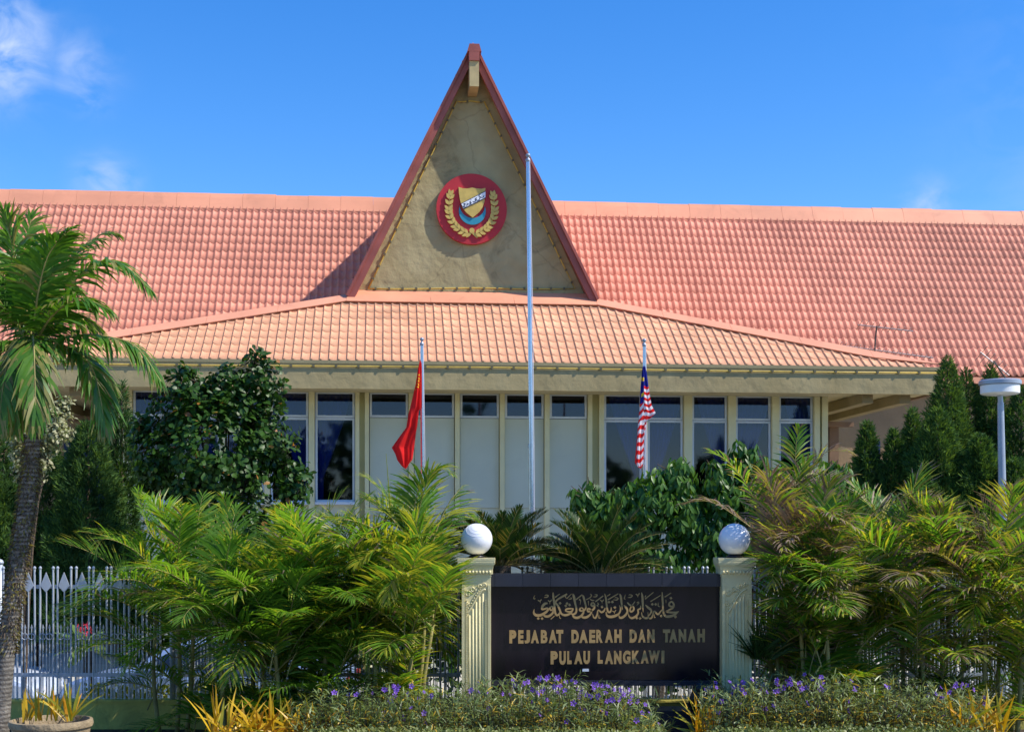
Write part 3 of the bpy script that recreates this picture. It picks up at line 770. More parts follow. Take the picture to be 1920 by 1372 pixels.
# ================================================================== FLAGPOLES AND FLAGS
def pole(label, px, py_top, d, px_bot, r0, r1, joint=None):
    top = P(px, py_top, d); bot = P(px_bot, 1000, d); bot = top + (bot - top) * ((top.z + .45) / (top.z - bot.z))
    th = thing('flagpole', label, 'flagpole', (bot.x, bot.y, -.45), 'steel flagpoles before the building')
    if joint is None:
        smooth_angle(MB().tube([bot, top], [r0, r1], 14).build('pole', M['steel'], th))
    else:
        j = bot.lerp(top, (P(0, joint, d).z + .45) / (top.z + .45))
        smooth_angle(MB().tube([bot, j], [r0 * 1.12, r0 * 1.08], 14).build('pole', M['steel'], th))
        smooth_angle(MB().tube([j, top], [r0 * .92, r1], 14).build('pole', M['steel'], th))
        MB().tube([j - Vector((0, 0, .05)), j + Vector((0, 0, .03))], r0 * 1.25, 14).build('collar', M['steel'], th)
    cl_ = bot.lerp(top, .36)
    MB().bar(cl_ + Vector((0, -r0 - .012, -.09)), cl_ + Vector((0, -r0 - .012, .09)), .02, .03).build('cleat', M['steel_d'], th)
    MB().tube([bot.lerp(top, .36) + Vector((r0 * .9, -r0 * .9, 0)), bot.lerp(top, .7) + Vector((r0 * .9 + .01, -r0 * .9, 0)), top + Vector((r1 * .9, -r1, .02))], .005, 4).build('halyard', M['whitecloth'], th)
    f = MB().lathe([(r1 * .9, 0), (r1 * 1.25, .01), (r1 * 1.25, .05), (r1 * .6, .06), (r1 * .7, .09), (r1 * 1.2, .1), (r1 * 1.2, .13), (r1 * .3, .15)], 12, top)
    f.build('finial', M['steel_d'], th, True)
    return th
dP = 25.0
pole('tall bare steel flagpole standing in front of the gable', 990, 304, 24.0, 998, .046, .033, 835)
pole('short steel flagpole carrying the limp red flag', 791, 648, dP, 793.5, .036, .03)
pole('short steel flagpole carrying the red and white striped flag', 1208, 650, dP, 1209, .036, .03)
def cloth(rows, d, nx, amp, folds, cls, ny=90, phase=0):
    ys = [r[0] for r in rows]; vs = []; fs = []; mi = []
    for i in range(ny + 1):
        y = ys[0] + (ys[-1] - ys[0]) * i / ny
        l = float(np.interp(y, ys, [r[1] for r in rows])); r_ = float(np.interp(y, ys, [r[2] for r in rows]))
        for j in range(nx + 1):
            s = j / nx; t = i / ny
            k = s + .10 * math.sin(s * 6.28 * folds + t * 2 + phase) * .3
            x = l + (r_ - l) * k
            dd_ = d + amp * (.25 + .75 * t) * math.sin(s * 6.28 * folds + phase + 1.7 * t) + amp * .3 * math.sin(s * 15 - t * 9)
            vs.append(P(x, y + 1.5 * math.sin(s * 9 + t * 3), dd_))
    for i in range(ny):
        for j in range(nx):
            fs.append((i * (nx + 1) + j, i * (nx + 1) + j + 1, (i + 1) * (nx + 1) + j + 1, (i + 1) * (nx + 1) + j))
            y = ys[0] + (ys[-1] - ys[0]) * (i + .5) / ny
            l = float(np.interp(y, ys, [r[1] for r in rows])); r_ = float(np.interp(y, ys, [r[2] for r in rows]))
            mi.append(cls(l + (r_ - l) * (j + .5) / nx, y, (j + .5) / nx))
    m_ = MB(); m_.add(vs, fs); m_.mi = mi; return m_
rows = [(676, 787, 789.5), (690, 784, 791), (720, 779, 791), (740, 774, 791), (764, 768, 791), (772, 766, 786), (800, 761, 783), (812, 752, 781), (838, 733, 778), (850, 740, 776), (862, 744, 774), (872, 752, 766), (878, 758, 763)]
fl = thing('red_flag', 'limp red flag with traces of yellow emblem on short pole', 'flag', P(789, 676, dP - .06))
def redcls(x, y, s):
    if 700 < y < 730 and .12 < s < .7 and math.sin((y - s * 8) * 1.15) > .35: return 1
    return 0
ob = cloth(rows, dP - .11, 44, .055, 1.6, redcls).build('cloth', [M['redcloth'], M['yellowcloth']], fl, True)
MB().tube([P(788.5, 680, dP - .05), P(789, 760, dP - .05), P(790, 940, dP - .05)], .006, 5).build('halyard', M['redcloth'], fl)
rows = [(686, 1205, 1210), (700, 1203, 1213), (725, 1200.5, 1216), (760, 1199, 1222), (770, 1198, 1227), (775, 1197, 1230), (785, 1197, 1221), (791, 1196, 1213), (820, 1194, 1208), (866, 1190, 1207), (872, 1194, 1206), (877, 1197, 1204)]
def mycls(x, y, s):
    if x > 1208:
        if y < 724: return 2
        return 0 if int((y - 724 + (x - 1208) * .15) / 5.6) % 2 == 0 else 1
    if y < 755:
        if (704 < y < 717 and s < .55 and abs((y - 711) - (s - .3) * 8) < 3.5) or (736 < y < 743 and .1 < s < .6): return 3
        return 2
    if x < 1195.5 + (y - 800) * -.02 and y > 782: return 0
    return 0 if int((y - 755 + (x - 1197) * .5) / 7.5) % 2 == 0 else 1
fl2 = thing('striped_flag', 'limp red and white striped flag with blue canton on short pole', 'flag', P(1207, 686, dP - .06))
cloth(rows, dP - .13, 60, .05, 1.3, mycls, ny=140, phase=.8).build('cloth', [M['redcloth'], M['whitecloth'], M['bluecloth'], M['yellowcloth']], fl2, True)
MB().tube([P(1211, 690, dP - .05), P(1211.5, 950, dP - .05)], .006, 5).build('halyard', M['whitecloth'], fl2)

# ================================================================== LAMP POST
dL = 22.0
lb = P(1881, 1000, dL)
lp = thing('lamp_post', 'grey lamp post with flat round head beside the conifers', 'street lamp', (lb.x, dL, -.45))
tp = P(1875, 742, dL)
smooth_angle(MB().tube([(lb.x, dL, -.45), P(1880.5, 985, dL), P(1876, 755, dL)], [.078, .066, .05], 16).build('pole', M['steel_d'], lp))
smooth_angle(MB().tube([P(1876, 756, dL), P(1875, 739, dL)], [.042, .042], 14).build('spigot', M['steel_d'], lp))
hc = P(1875, 739, dL); s_ = dL / F
smooth_angle(MB().lathe([(20 * s_, -2 * s_), (33 * s_, 0), (35.5 * s_, 1.5 * s_), (35.5 * s_, 16 * s_), (30 * s_, 16.5 * s_)], 40, hc).build('lamp_drum', M['lampw'], lp))
smooth_angle(MB().lathe([(36 * s_, 16.6 * s_), (38.5 * s_, 18 * s_), (38.5 * s_, 24 * s_), (36 * s_, 26.5 * s_), (10 * s_, 29 * s_)], 40, hc).build('lamp_lid', M['steel_d'], lp))

# ================================================================== SIGN
dS = 17.3
ps = dS / F
SX = lambda px, d=dS: (px - 960) / F * d
SZ = lambda py, d=dS: CAMZ + (1000 - py) / F * d
sg = thing('office_sign', 'black granite sign board with brass lettering between cream pillars', 'sign', (SX(1136), dS, 0))
MB().box(SX(916), SX(1358), dS, dS + .12, SZ(1274), SZ(1099)).build('board', M['granite'], sg)
bx0, bx1 = 917, 1356
MB().box(SX(bx0), SX(bx1), dS - .07, dS + .2, SZ(1097.5), SZ(1078)).build('header_core', M['joint'], sg)
edges = [bx0, 928] + [928 + 52 * k for k in range(1, 9)] + [bx1]
edges = [e for e in edges if e < bx1 - 3] + [bx1]
for k in range(len(edges) - 1):
    a_, b_ = SX(edges[k]) + .0025, SX(edges[k + 1]) - .0025
    MB().box(a_, b_, dS - .082, dS - .0705, SZ(1098.5), SZ(1076.5)).build('tile', M['dtile'], sg)
    MB().box(a_, b_, dS - .082, dS + .21, SZ(1076.4), SZ(1074.8)).build('tile', M['dtile'], sg)
MB().box(SX(918), SX(1356), dS - .05, dS + .14, SZ(1284), SZ(1274.5)).build('footer', M['dtile'], sg)
# Latin lettering: each letter its own solid
FC = {}
def glyph(ch):
    if ch in FC: return FC[ch]
    cu = bpy.data.curves.new('glyph', 'FONT'); cu.body = ch; cu.size = 1; cu.offset = {'I': .03, 'E': .05, 'B': .045, 'R': .05, 'G': .055, 'K': .055}.get(ch, .068)
    cu.resolution_u = 4
    ob_ = bpy.data.objects.new('glyph', cu); col.objects.link(ob_)
    dg = bpy.context.evaluated_depsgraph_get(); dg.update()
    me = bpy.data.meshes.new_from_object(ob_.evaluated_get(dg))
    bpy.data.objects.remove(ob_); bpy.data.curves.remove(cu)
    n = len(me.vertices); co = np.zeros(n * 3); me.vertices.foreach_get('co', co); co = co.reshape(-1, 3)
    fs = [tuple(p.vertices) for p in me.polygons]
    bpy.data.meshes.remove(me)
    mn, mxx = co.min(0), co.max(0)
    uv = (co[:, :2] - mn[:2]) / np.maximum(mxx[:2] - mn[:2], 1e-6)
    # outline edges = edges used once
    from collections import Counter
    ec = Counter(); dirn = {}
    for f in fs:
        for i in range(len(f)):
            a_, b_ = f[i], f[(i + 1) % len(f)]; key = (min(a_, b_), max(a_, b_)); ec[key] += 1; dirn[key] = (a_, b_)
    FC[ch] = (uv, fs, [dirn[k] for k, v in ec.items() if v == 1]); return FC[ch]
def letter(ch, x0, x1, y0, y1):
    uv, fs, ed = glyph(ch); n = len(uv)
    X = SX(x0) + uv[:, 0] * (SX(x1) - SX(x0)); Z = SZ(y1) + uv[:, 1] * (SZ(y0) - SZ(y1))
    m_ = MB()
    vs = [(X[i], dS - .022, Z[i]) for i in range(n)] + [(X[i], dS - .001, Z[i]) for i in range(n)]
    m_.add(vs, fs + [(a_, n + a_, n + b_, b_) for a_, b_ in ed])
    org = tuple(sg.location)
    o_ = link('letter', m_.mesh('letter', M['brass'], org=org, recalc=True), sg)
    return o_
zx = lambda x_: 940 + x_ / 4.8
zy = lambda y_: 1160 + y_ / 4.8
for ch, a_, b_, t_, u_ in (('P', 72, 135, 100, 217), ('E', 152, 200, 100, 219), ('J', 207, 258, 99, 217), ('A', 265, 338, 99, 216), ('B', 355, 415, 98, 215), ('A', 427, 500, 97, 215), ('T', 494, 557, 97, 214),
                         ('D', 630, 697, 97, 214), ('A', 700, 777, 97, 213), ('E', 790, 845, 97, 213), ('R', 853, 912, 96, 212), ('A', 932, 1005, 95, 211), ('H', 1016, 1082, 94, 211),
                         ('D', 1153, 1218, 94, 211), ('A', 1229, 1298, 93, 210), ('N', 1312, 1378, 93, 210), ('T', 1453, 1517, 91, 208), ('A', 1510, 1582, 91, 208), ('N', 1594, 1662, 90, 207), ('A', 1675, 1748, 89, 207), ('H', 1763, 1830, 88, 206),
                         ('P', 443, 508, 289, 405), ('U', 521, 580, 289, 409), ('L', 592, 632, 289, 403), ('A', 655, 730, 289, 403), ('U', 738, 797, 287, 403), ('L', 866, 912, 285, 399), ('A', 930, 1006, 286, 403), ('N', 1013, 1080, 286, 403),
                         ('G', 1092, 1162, 283, 402), ('K', 1174, 1242, 284, 400), ('A', 1253, 1325, 283, 398), ('W', 1325, 1424, 282, 397), ('I', 1440, 1466, 281, 396)):
    letter(ch, zx(a_), zx(b_), zy(t_), zy(u_))
# Jawi lettering: pen strokes
dia = lambda x_, y_, s=26: [(x_ - s, y_ - s * .1, 4), (x_ - s * .5, y_ - .05 * s, s * 1.1), (x_, y_, s * 2), (x_ + s * .5, y_ + .05 * s, s * 1.1), (x_ + s, y_ + s * .1, 4)]
JA = [[(470, 385, 30), (400, 402, 58), (345, 465, 55), (335, 530, 42), (400, 522, 40), (462, 502, 45), (472, 555, 50), (400, 622, 58), (300, 672, 62), (190, 672, 62), (138, 612, 45), (150, 530, 12)],
      [(545, 470, 34), (520, 515, 40), (548, 552, 36), (592, 530, 34), (585, 470, 34), (548, 462, 30)], [(590, 470, 34), (612, 560, 46), (572, 645, 52), (480, 702, 56), (400, 692, 46), (370, 645, 14)],
      [(602, 130, 22), (605, 220, 46), (630, 400, 46), (650, 600, 46), (690, 675, 46), (748, 640, 40), (772, 560, 20)],
      [(935, 165, 40), (800, 240, 44), (700, 305, 40), (662, 370, 40), (715, 440, 46), (757, 535, 46), (800, 635, 46), (890, 672, 54), (1010, 632, 46), (1082, 545, 20)],
      [(900, 578, 30), (912, 532, 40), (990, 515, 38), (1092, 515, 22)], [(1085, 522, 30), (1050, 572, 36), (985, 592, 36), (900, 570, 30)],
      [(1072, 155, 14), (1098, 225, 58), (1130, 380, 48), (1160, 520, 42), (1150, 608, 46), (1090, 652, 48), (1030, 640, 24)], [(925, 275, 10), (895, 220, 26), (935, 160, 20)],
      [(1265, 490, 34), (1238, 548, 42), (1290, 572, 38), (1335, 545, 30), (1300, 500, 30), (1268, 485, 26)],
      [(1305, 185, 12), (1332, 240, 48), (1368, 380, 40), (1388, 480, 42), (1362, 545, 36), (1325, 575, 30)], [(1335, 560, 30), (1325, 620, 46), (1270, 692, 52), (1180, 735, 58), (1095, 712, 48), (1060, 645, 16)],
      [(1545, 365, 36), (1515, 425, 44), (1560, 455, 38), (1595, 410, 34), (1550, 362, 28)], [(1598, 420, 36), (1582, 515, 46), (1500, 572, 46), (1435, 580, 44), (1430, 525, 38), (1475, 520, 38), (1518, 580, 40), (1490, 655, 46), (1400, 722, 56), (1310, 722, 48), (1272, 682, 14)],
      [(1852, 495, 22), (1822, 568, 40), (1760, 602, 44), (1695, 552, 30), (1670, 580, 28), (1660, 660, 42), (1620, 735, 44), (1575, 722, 32), (1548, 640, 12)],
      [(765, 160, 14), (650, 245, 26)], [(1045, 160, 12), (928, 275, 26)], [(1300, 180, 24), (1148, 302, 26)], [(1805, 208, 24), (1615, 350, 26)], [(640, 685, 18), (545, 768, 22)],
      [(165, 195, 8), (138, 250, 20), (150, 282, 24), (178, 268, 10)], [(236, 315, 26), (288, 332, 24), (322, 292, 22)], [(288, 332, 22), (294, 382, 10)], [(480, 318, 24), (525, 342, 24), (572, 302, 22)], [(525, 340, 22), (520, 408, 8)],
      [(385, 248, 12), (450, 240, 26), (488, 208, 22), (440, 188, 20), (402, 205, 12)], dia(768, 385, 34), dia(935, 392, 34), dia(905, 448, 34), dia(996, 425, 34), [(970, 290, 12), (1030, 280, 24), (1045, 258, 16), (1010, 250, 10)],
      [(1250, 280, 22), (1232, 312, 20), (1262, 320, 18), (1250, 420, 8)], [(1490, 165, 18), (1522, 195, 24), (1490, 248, 22), (1395, 302, 18)], [(1562, 232, 12), (1630, 228, 26), (1660, 185, 20), (1600, 180, 14)], [(1485, 285, 16), (1540, 318, 26), (1590, 315, 10)], [(1445, 330, 20), (1452, 438, 8)],
      [(1668, 372, 16), (1692, 415, 22), (1650, 440, 16), (1690, 468, 12)], [(1735, 305, 22), (1775, 340, 24), (1818, 300, 22)], [(1775, 338, 22), (1775, 388, 8)], dia(1775, 472, 34), [(1700, 670, 12), (1700, 735, 24), (1742, 738, 12)], [(750, 670, 10), (762, 738, 22), (792, 745, 10)], dia(245, 750, 34), dia(338, 752, 34)]
JB = [[(45, 155, 14), (78, 280, 44), (95, 450, 42), (118, 565, 44), (158, 602, 46), (198, 560, 36), (200, 475, 14)],
      [(402, 435, 20), (428, 520, 36), (412, 590, 40), (375, 645, 46), (290, 692, 62), (180, 712, 62), (100, 680, 48), (80, 590, 14)],
      [(408, 155, 14), (432, 230, 46), (452, 400, 42), (470, 545, 10)], [(505, 435, 22), (560, 490, 52), (592, 570, 46), (560, 650, 50), (480, 722, 56), (412, 732, 44), (386, 675, 14)],
      [(588, 365, 24), (640, 422, 40), (712, 452, 40), (745, 505, 42), (728, 562, 42), (672, 590, 40), (652, 540, 34), (688, 460, 30), (775, 340, 10)],
      [(908, 445, 18), (902, 510, 34), (842, 545, 36), (852, 600, 40), (830, 662, 46), (760, 722, 52), (682, 742, 46), (625, 685, 30), (612, 605, 8)],
      [(932, 125, 14), (950, 230, 48), (960, 420, 44), (968, 605, 8)], [(1022, 425, 18), (1090, 490, 52), (1150, 540, 50), (1160, 600, 44), (1108, 685, 20)], [(928, 600, 8), (950, 690, 36), (1020, 742, 50), (1090, 722, 36), (1078, 600, 8)],
      [(1215, 590, 26), (1200, 665, 40), (1160, 742, 40), (1115, 742, 32), (1092, 690, 10)], [(1200, 612, 16), (1240, 575, 34), (1280, 622, 42), (1330, 652, 42), (1380, 592, 34), (1425, 535, 18)],
      [(1425, 118, 14), (1430, 250, 44), (1440, 450, 42), (1452, 600, 46), (1500, 690, 54), (1600, 702, 60), (1720, 662, 50), (1822, 580, 12)],
      [(1830, 580, 8), (1760, 605, 40), (1650, 608, 44), (1560, 595, 44), (1525, 580, 28), (1600, 540, 36), (1682, 500, 40), (1706, 420, 40), (1660, 350, 40), (1605, 378, 40), (1592, 435, 40), (1650, 468, 42), (1700, 440, 30)],
      dia(1635, 265, 34), dia(150, 360, 34), dia(232, 356, 34), dia(290, 482, 36), dia(815, 742, 32), dia(892, 745, 34), dia(1190, 412, 34), dia(1270, 412, 34), dia(1402, 690, 34), dia(1742, 710, 36),
      [(372, 158, 20), (122, 302, 26)], [(1218, 122, 16), (1010, 288, 26)], [(1388, 195, 16), (1145, 345, 26)], [(1640, 138, 16), (1485, 240, 24)],
      [(182, 160, 12), (150, 190, 22), (98, 216, 14)], [(250, 302, 12), (330, 308, 26), (370, 272, 20), (318, 248, 18), (285, 262, 10)], [(545, 178, 8), (518, 270, 22), (545, 292, 12)], [(602, 248, 12), (670, 242, 26), (708, 202, 20), (650, 180, 18), (622, 200, 10)],
      [(795, 165, 22), (840, 192, 24), (880, 145, 22)], [(840, 190, 22), (840, 245, 8)], [(1032, 195, 22), (1012, 245, 24)], [(860, 345, 10), (820, 378, 18), (872, 372, 16), (815, 435, 10)], [(1330, 365, 8), (1332, 455, 20), (1372, 462, 12)], [(1515, 300, 20), (1518, 382, 8)], [(1240, 650, 8), (1236, 728, 22), (1268, 718, 10)],
      [(232, 572, 20), (280, 592, 22), (318, 545, 18)], [(280, 590, 20), (280, 638, 8)]]
k = 0
for S, ox in ((JA, 990), (JB, 1130)):
    for s in S:
        pts = smooth_pts(s, 5) if len(s) > 2 else s
        mb = MB(); ribbon([(ox + p[0] / 12.8, 1100 + p[1] / 12.8, p[2] / 12.8) for p in pts], dS - .016 - .0009 * (k % 7), .012, mb, lambda a_, b__: (SX(a_), SZ(b__)))
        o_ = mb.build('script_stroke', M['brass'], sg); k += 1
# paper scrap marks left on the board
MB().box(SX(1092), SX(1104), dS - .004, dS - .0005, SZ(1258), SZ(1253)).build('paper_scrap', M['white'], sg)
MB().box(SX(1003), SX(1022), dS - .004, dS - .0005, SZ(1273), SZ(1270.5)).build('paper_scrap', M['white'], sg)
# plinth
pl = thing('sign_plinth', 'dark tiled plinth at ground level under the sign board', 'plinth', (SX(1140), 16.95, 0))
dp = 16.95
MB().box(SX(900, dp), SX(1380, dp), dp, dp + .5, 0.002, SZ(1336, dp)).build('core', M['joint'], pl)
x_ = 900
while x_ < 1380:
    MB().box(SX(x_ + .4, dp), SX(x_ + 51.6, dp), dp - .012, dp - .001, SZ(1363, dp), SZ(1334.5, dp)).build('tile', M['dtile'], pl)
    MB().box(SX(x_ + .4, dp), SX(x_ + 51.6, dp), dp - .012, dp - .001, SZ(1394, dp), SZ(1364, dp)).build('tile', M['dtile'], pl)
    MB().box(SX(x_ + .4, dp), SX(x_ + 51.6, dp), dp, dp + .5, SZ(1334.2, dp), SZ(1332.5, dp)).build('tile', M['dtile'], pl)
    x_ += 52
# pillars
def pillar(label, px0, px1, d):
    cx = SX((px0 + px1) / 2, d); hw = (SX(px1, d) - SX(px0, d)) / 2
    th = thing('fluted_pillar', label, 'pillar', (cx, d, 0), 'cream fluted pillars beside the sign')
    z1 = SZ(1081, d)
    MB().box(cx - hw, cx + hw, d, d + 2 * hw, 0.002, z1).build('shaft', M['pillar'], th)
    # corner strips and frame
    b_ = MB()
    for s in (-1, 1):
        b_.box(cx + s * hw - (.034 if s > 0 else 0), cx + s * hw + (0 if s > 0 else .034), d - .018, d - .0005, 0.1, z1 - .10)
    b_.build('corner_strip', M['pillar'], th)
    for s in (-1, 1):
        b_ = MB()
        for k in range(58):
            zc_ = .15 + k * (z1 - .42) / 58
            b_.box(cx + s * (hw - .058) - .010, cx + s * (hw - .058) + .010, d - .02, d - .0005, zc_, zc_ + .016)
        o_ = b_.build('bead_moulding', M['pillar'], th); o_['kind'] = 'stuff'
    # flutes: half round ribs under a rising arch
    zt = lambda t: z1 - .47 + .30 * math.sin(t * math.pi / 2) ** 1.3
    nfl = 5
    for k in range(nfl):
        t = (k + .5) / nfl; xx = cx - hw + .075 + t * (2 * hw - .15)
        MB().tube([(xx, d, .22), (xx, d, zt(t) - .03)], .013, 8).build('flute', M['pillar'], th, True)
    arch = [(cx - hw + .06 + t * (2 * hw - .12), d - .004, zt(t) + .015) for t in np.linspace(0, 1, 14)]
    MB().tube(arch, .014, 8).build('arch_moulding', M['pillar'], th, True)
    arch2 = [(p[0], p[1], p[2] + .05) for p in arch]
    b_ = MB()
    for p in arch2: b_.lathe([(.004, -.012), (.012, 0), (.004, .012)], 8, p)
    b_.build('arch_beads', M['pillar'], th, True)
    b_ = MB()
    for (ox, oz, r, n) in ((-.10, -.16, .045, 1.4), (-.04, -.10, .04, -1.3), (.04, -.07, .03, 1.2), (-.12, -.27, .03, -1.2), (.10, -.05, .022, 1.3)):
        pts = [(cx + ox + r * (1 - t * .75) * math.cos(n * t * 5), d - .006, z1 - .05 + oz + r * (1 - t * .75) * math.sin(n * t * 5)) for t in np.linspace(0, 1, 14)]
        b_.tube(pts, .009, 6)
    b_.build('scroll_ornament', M['pillar'], th, True)
    # capital
    def ring(e, za, zb, name='capital_moulding'):
        MB().box(cx - hw - e, cx + hw + e, d - e, d + 2 * hw + e, za, zb).build(name, M['pillar'], th)
    ring(.006, z1, z1 + .03); ring(.022, z1 + .031, z1 + .085)
    for k in range(9):
        xx = cx - hw - .01 + (k + .5) * (2 * hw + .02) / 9
        b_ = MB().lathe([(.008, -.022), (.017, -.004), (.014, .02)], 10, (xx, d - .026, z1 + .058)); b_.build('egg_ornament', M['pillar'], th, True)
    e0 = .022
    mb = MB(); zz = [(.022, .086), (.03, .12), (.045, .15), (.05, .175), (.05, .2)]
    for (ea, za), (eb, zb) in zip(zz[:-1], zz[1:]):
        v0 = [(cx - hw - ea, d - ea), (cx + hw + ea, d - ea), (cx + hw + ea, d + 2 * hw + ea), (cx - hw - ea, d + 2 * hw + ea)]
        v1 = [(cx - hw - eb, d - eb), (cx + hw + eb, d - eb), (cx + hw + eb, d + 2 * hw + eb), (cx - hw - eb, d + 2 * hw + eb)]
        mb.add([(x__, y__, z1 + za) for x__, y__ in v0] + [(x__, y__, z1 + zb) for x__, y__ in v1], [(0, 1, 5, 4), (1, 2, 6, 5), (2, 3, 7, 6), (3, 0, 4, 7)])
    mb.build('cornice', M['pillar'], th)
    ring(.052, z1 + .201, z1 + .232, 'cap_slab')
    return cx, d + hw, z1 + .232
def globe(label, c):
    th = thing('globe_lamp', label, 'globe lamp', c, 'white globe lamps on the pillars')
    MB().lathe([(.10, 0), (.10, .02), (.075, .03), (.075, .05)], 24, c).build('collar', M['black'], th, True)
    r = .198; n = 30
    prof = []
    for k in range(n + 1):
        t = -1.18 + (math.pi / 2 - .02 + 1.18) * k / n
        prof.append((r * math.cos(t), .045 + r * math.sin(1.18) + r * math.sin(t)))
    MB().lathe(prof, 48, c).build('globe', M['globe'], th, True)
    rg = MB()
    for q in (.35, .55, .75):   # moulded rings on the crown of the globe, tilted to the front
        rr = r * math.sin(q) ; h_ = r * math.cos(q) + .0005
        ax = Vector((.05, -.62, .78)).normalized(); a1 = ax.cross(Vector((1, 0, 0))).normalized(); a2 = ax.cross(a1)
        cc = Vector(c) + Vector((0, 0, .045 + r * math.sin(1.18)))
        rg.tube([cc + ax * h_ + (a1 * math.cos(t) + a2 * math.sin(t)) * rr for t in np.linspace(0, 6.283, 40)], .0018, 4, cap=False)
    rg.build('moulded_ring', M['globe'], th, True)
c1 = pillar('cream fluted pillar at the end beside the green palms', 866, 920, 17.1)
c2 = pillar('cream fluted pillar at the end beside the browning palms', 1354, 1409, 17.1)
globe('white globe lamp on the pillar beside the green palms', c1)
globe('white globe lamp on the pillar beside the browning palms', c2)
# floodlight at the foot of the sign
fl_ = thing('floodlight', 'small black floodlight half hidden in the flower bed below the sign', 'floodlight', (SX(1308, 16.5), 16.5, 0))
fx = SX(1308, 16.5)
b_ = MB(); b_.tube([(fx - .05, 16.5, SZ(1330, 16.5)), (fx + .0, 16.46, SZ(1288, 16.5))], [.085, .06], 14); b_.build('housing', M['black'], fl_, True)
MB().lathe([(.03, -.09), (.07, -.05), (.08, 0), (.06, .05), (.02, .07)], 14, (fx + .02, 16.45, SZ(1288, 16.5))).build('hood', M['black'], fl_, True)
MB().tube([(fx - .03, 16.52, 0), (fx - .03, 16.52, SZ(1320, 16.5))], .02, 8).build('stake', M['black'], fl_)

# ================================================================== BOUNDARY WALL AND FENCE
dF = 18.6
wz_ = SZ(1310, dF)
bwl = thing('boundary_wall', 'low olive painted wall carrying the silver fence', 'wall', (0, dF, -.45))
MB().box(-11, 11, dF - .1, dF + .1, -.45, wz_ - .03).build('wall', M['olive_wall'], bwl)
MB().box(-11, 11, dF - .12, dF + .12, wz_ - .029, wz_).build('coping', M['olive_wall'], bwl)
pf = dF / F
def fence_sec(label, pa, pb, post=True):
    th = thing('iron_fence', label, 'fence', (SX(pa, dF), dF, wz_), 'silver spear-topped fence along the wall')
    org = th.location
    z = lambda py: SZ(py, dF) - wz_
    w33 = 33.6 * pf
    barm = MB().tube([(0, 0, 0.002), (0, 0, z(1066))], .0145, 8).lathe([(.010, 0), (.02, .008), (.022, .02), (.016, .034), (.004, .044)], 8, (0, 0, z(1067))).mesh('bar', M['silver'])
    thin = MB().tube([(0, 0, .002), (0, 0, z(1109))], .009, 6).mesh('thin_bar', M['silver'])
    sp = [(0, z(1072)), (10.6 * pf, z(1098)), (0, z(1110)), (-10.6 * pf, z(1098))]
    spm = MB().prism(sp, -.007, .007).mesh('spear_head', M['silver'])
    shm = MB().tube([(0, 0, .002), (0, 0, z(1176))], .0075, 6).prism([(-.014, z(1177)), (.014, z(1177)), (0, z(1170))], -.006, .006).mesh('short_bar', M['silver'])
    rgm = MB().tube([(5.6 * pf * math.cos(t), 0, z(1192.5) + 5.6 * pf * math.sin(t)) for t in np.linspace(0, 6.283, 17)], .007, 5, cap=False).mesh('ring', M['silver'])
    n = int((pb - pa) / 33.6)
    for k in range(n):
        x0_ = (k + .5) * w33
        for dx in (-12.5, 12.5):
            link('bar', barm, th, (x0_ + dx * pf, random.gauss(0, .002), 0), (random.gauss(0, .003), random.gauss(0, .003), 0))
        link('thin_bar', thin, th, (x0_, .004, 0)); link('spear_head', spm, th, (x0_, -.012, 0))
        for dx in (-6.2, 6.2):
            link('short_bar', shm, th, (x0_ + dx * pf, -.004, 0)); link('ring', rgm, th, (x0_ + dx * pf, -.018, 0))
        shm2 = shm
    ln = n * w33
    MB().box(0, ln, .012, .028, z(1103), z(1096)).build('rail', M['silver'], th, world=False)
    MB().box(0, ln, -.01, .02, z(1268), z(1261)).build('rail', M['silver'], th, world=False)
    lowm = MB().tube([(0, 0, .002), (0, 0, z(1266))], .0055, 5).mesh('low_bar', M['silver'])
    for k in range(n):
        for dx in (-9.3, 3.0):
            link('low_bar', lowm, th, ((k + .5) * w33 + dx * pf, .008, 0))
    if post:
        MB().tube([(-.02, 0, .002), (-.02, 0, z(1058))], .036, 12).lathe([(.02, 0), (.045, .01), (.05, .03), (.035, .06), (.006, .075)], 12, (-.02, 0, z(1058))).build('fence_post', M['silver'], th, True, world=False)
fence_sec('silver spear-topped fence behind the potted yellow plants', 3, 318)
fence_sec('silver fence stretch hidden behind the green palms', 326, 876)
fence_sec('silver fence stretch behind the black sign board', 884, 1378)
fence_sec('silver fence stretch behind the browning palms', 1386, 2060)

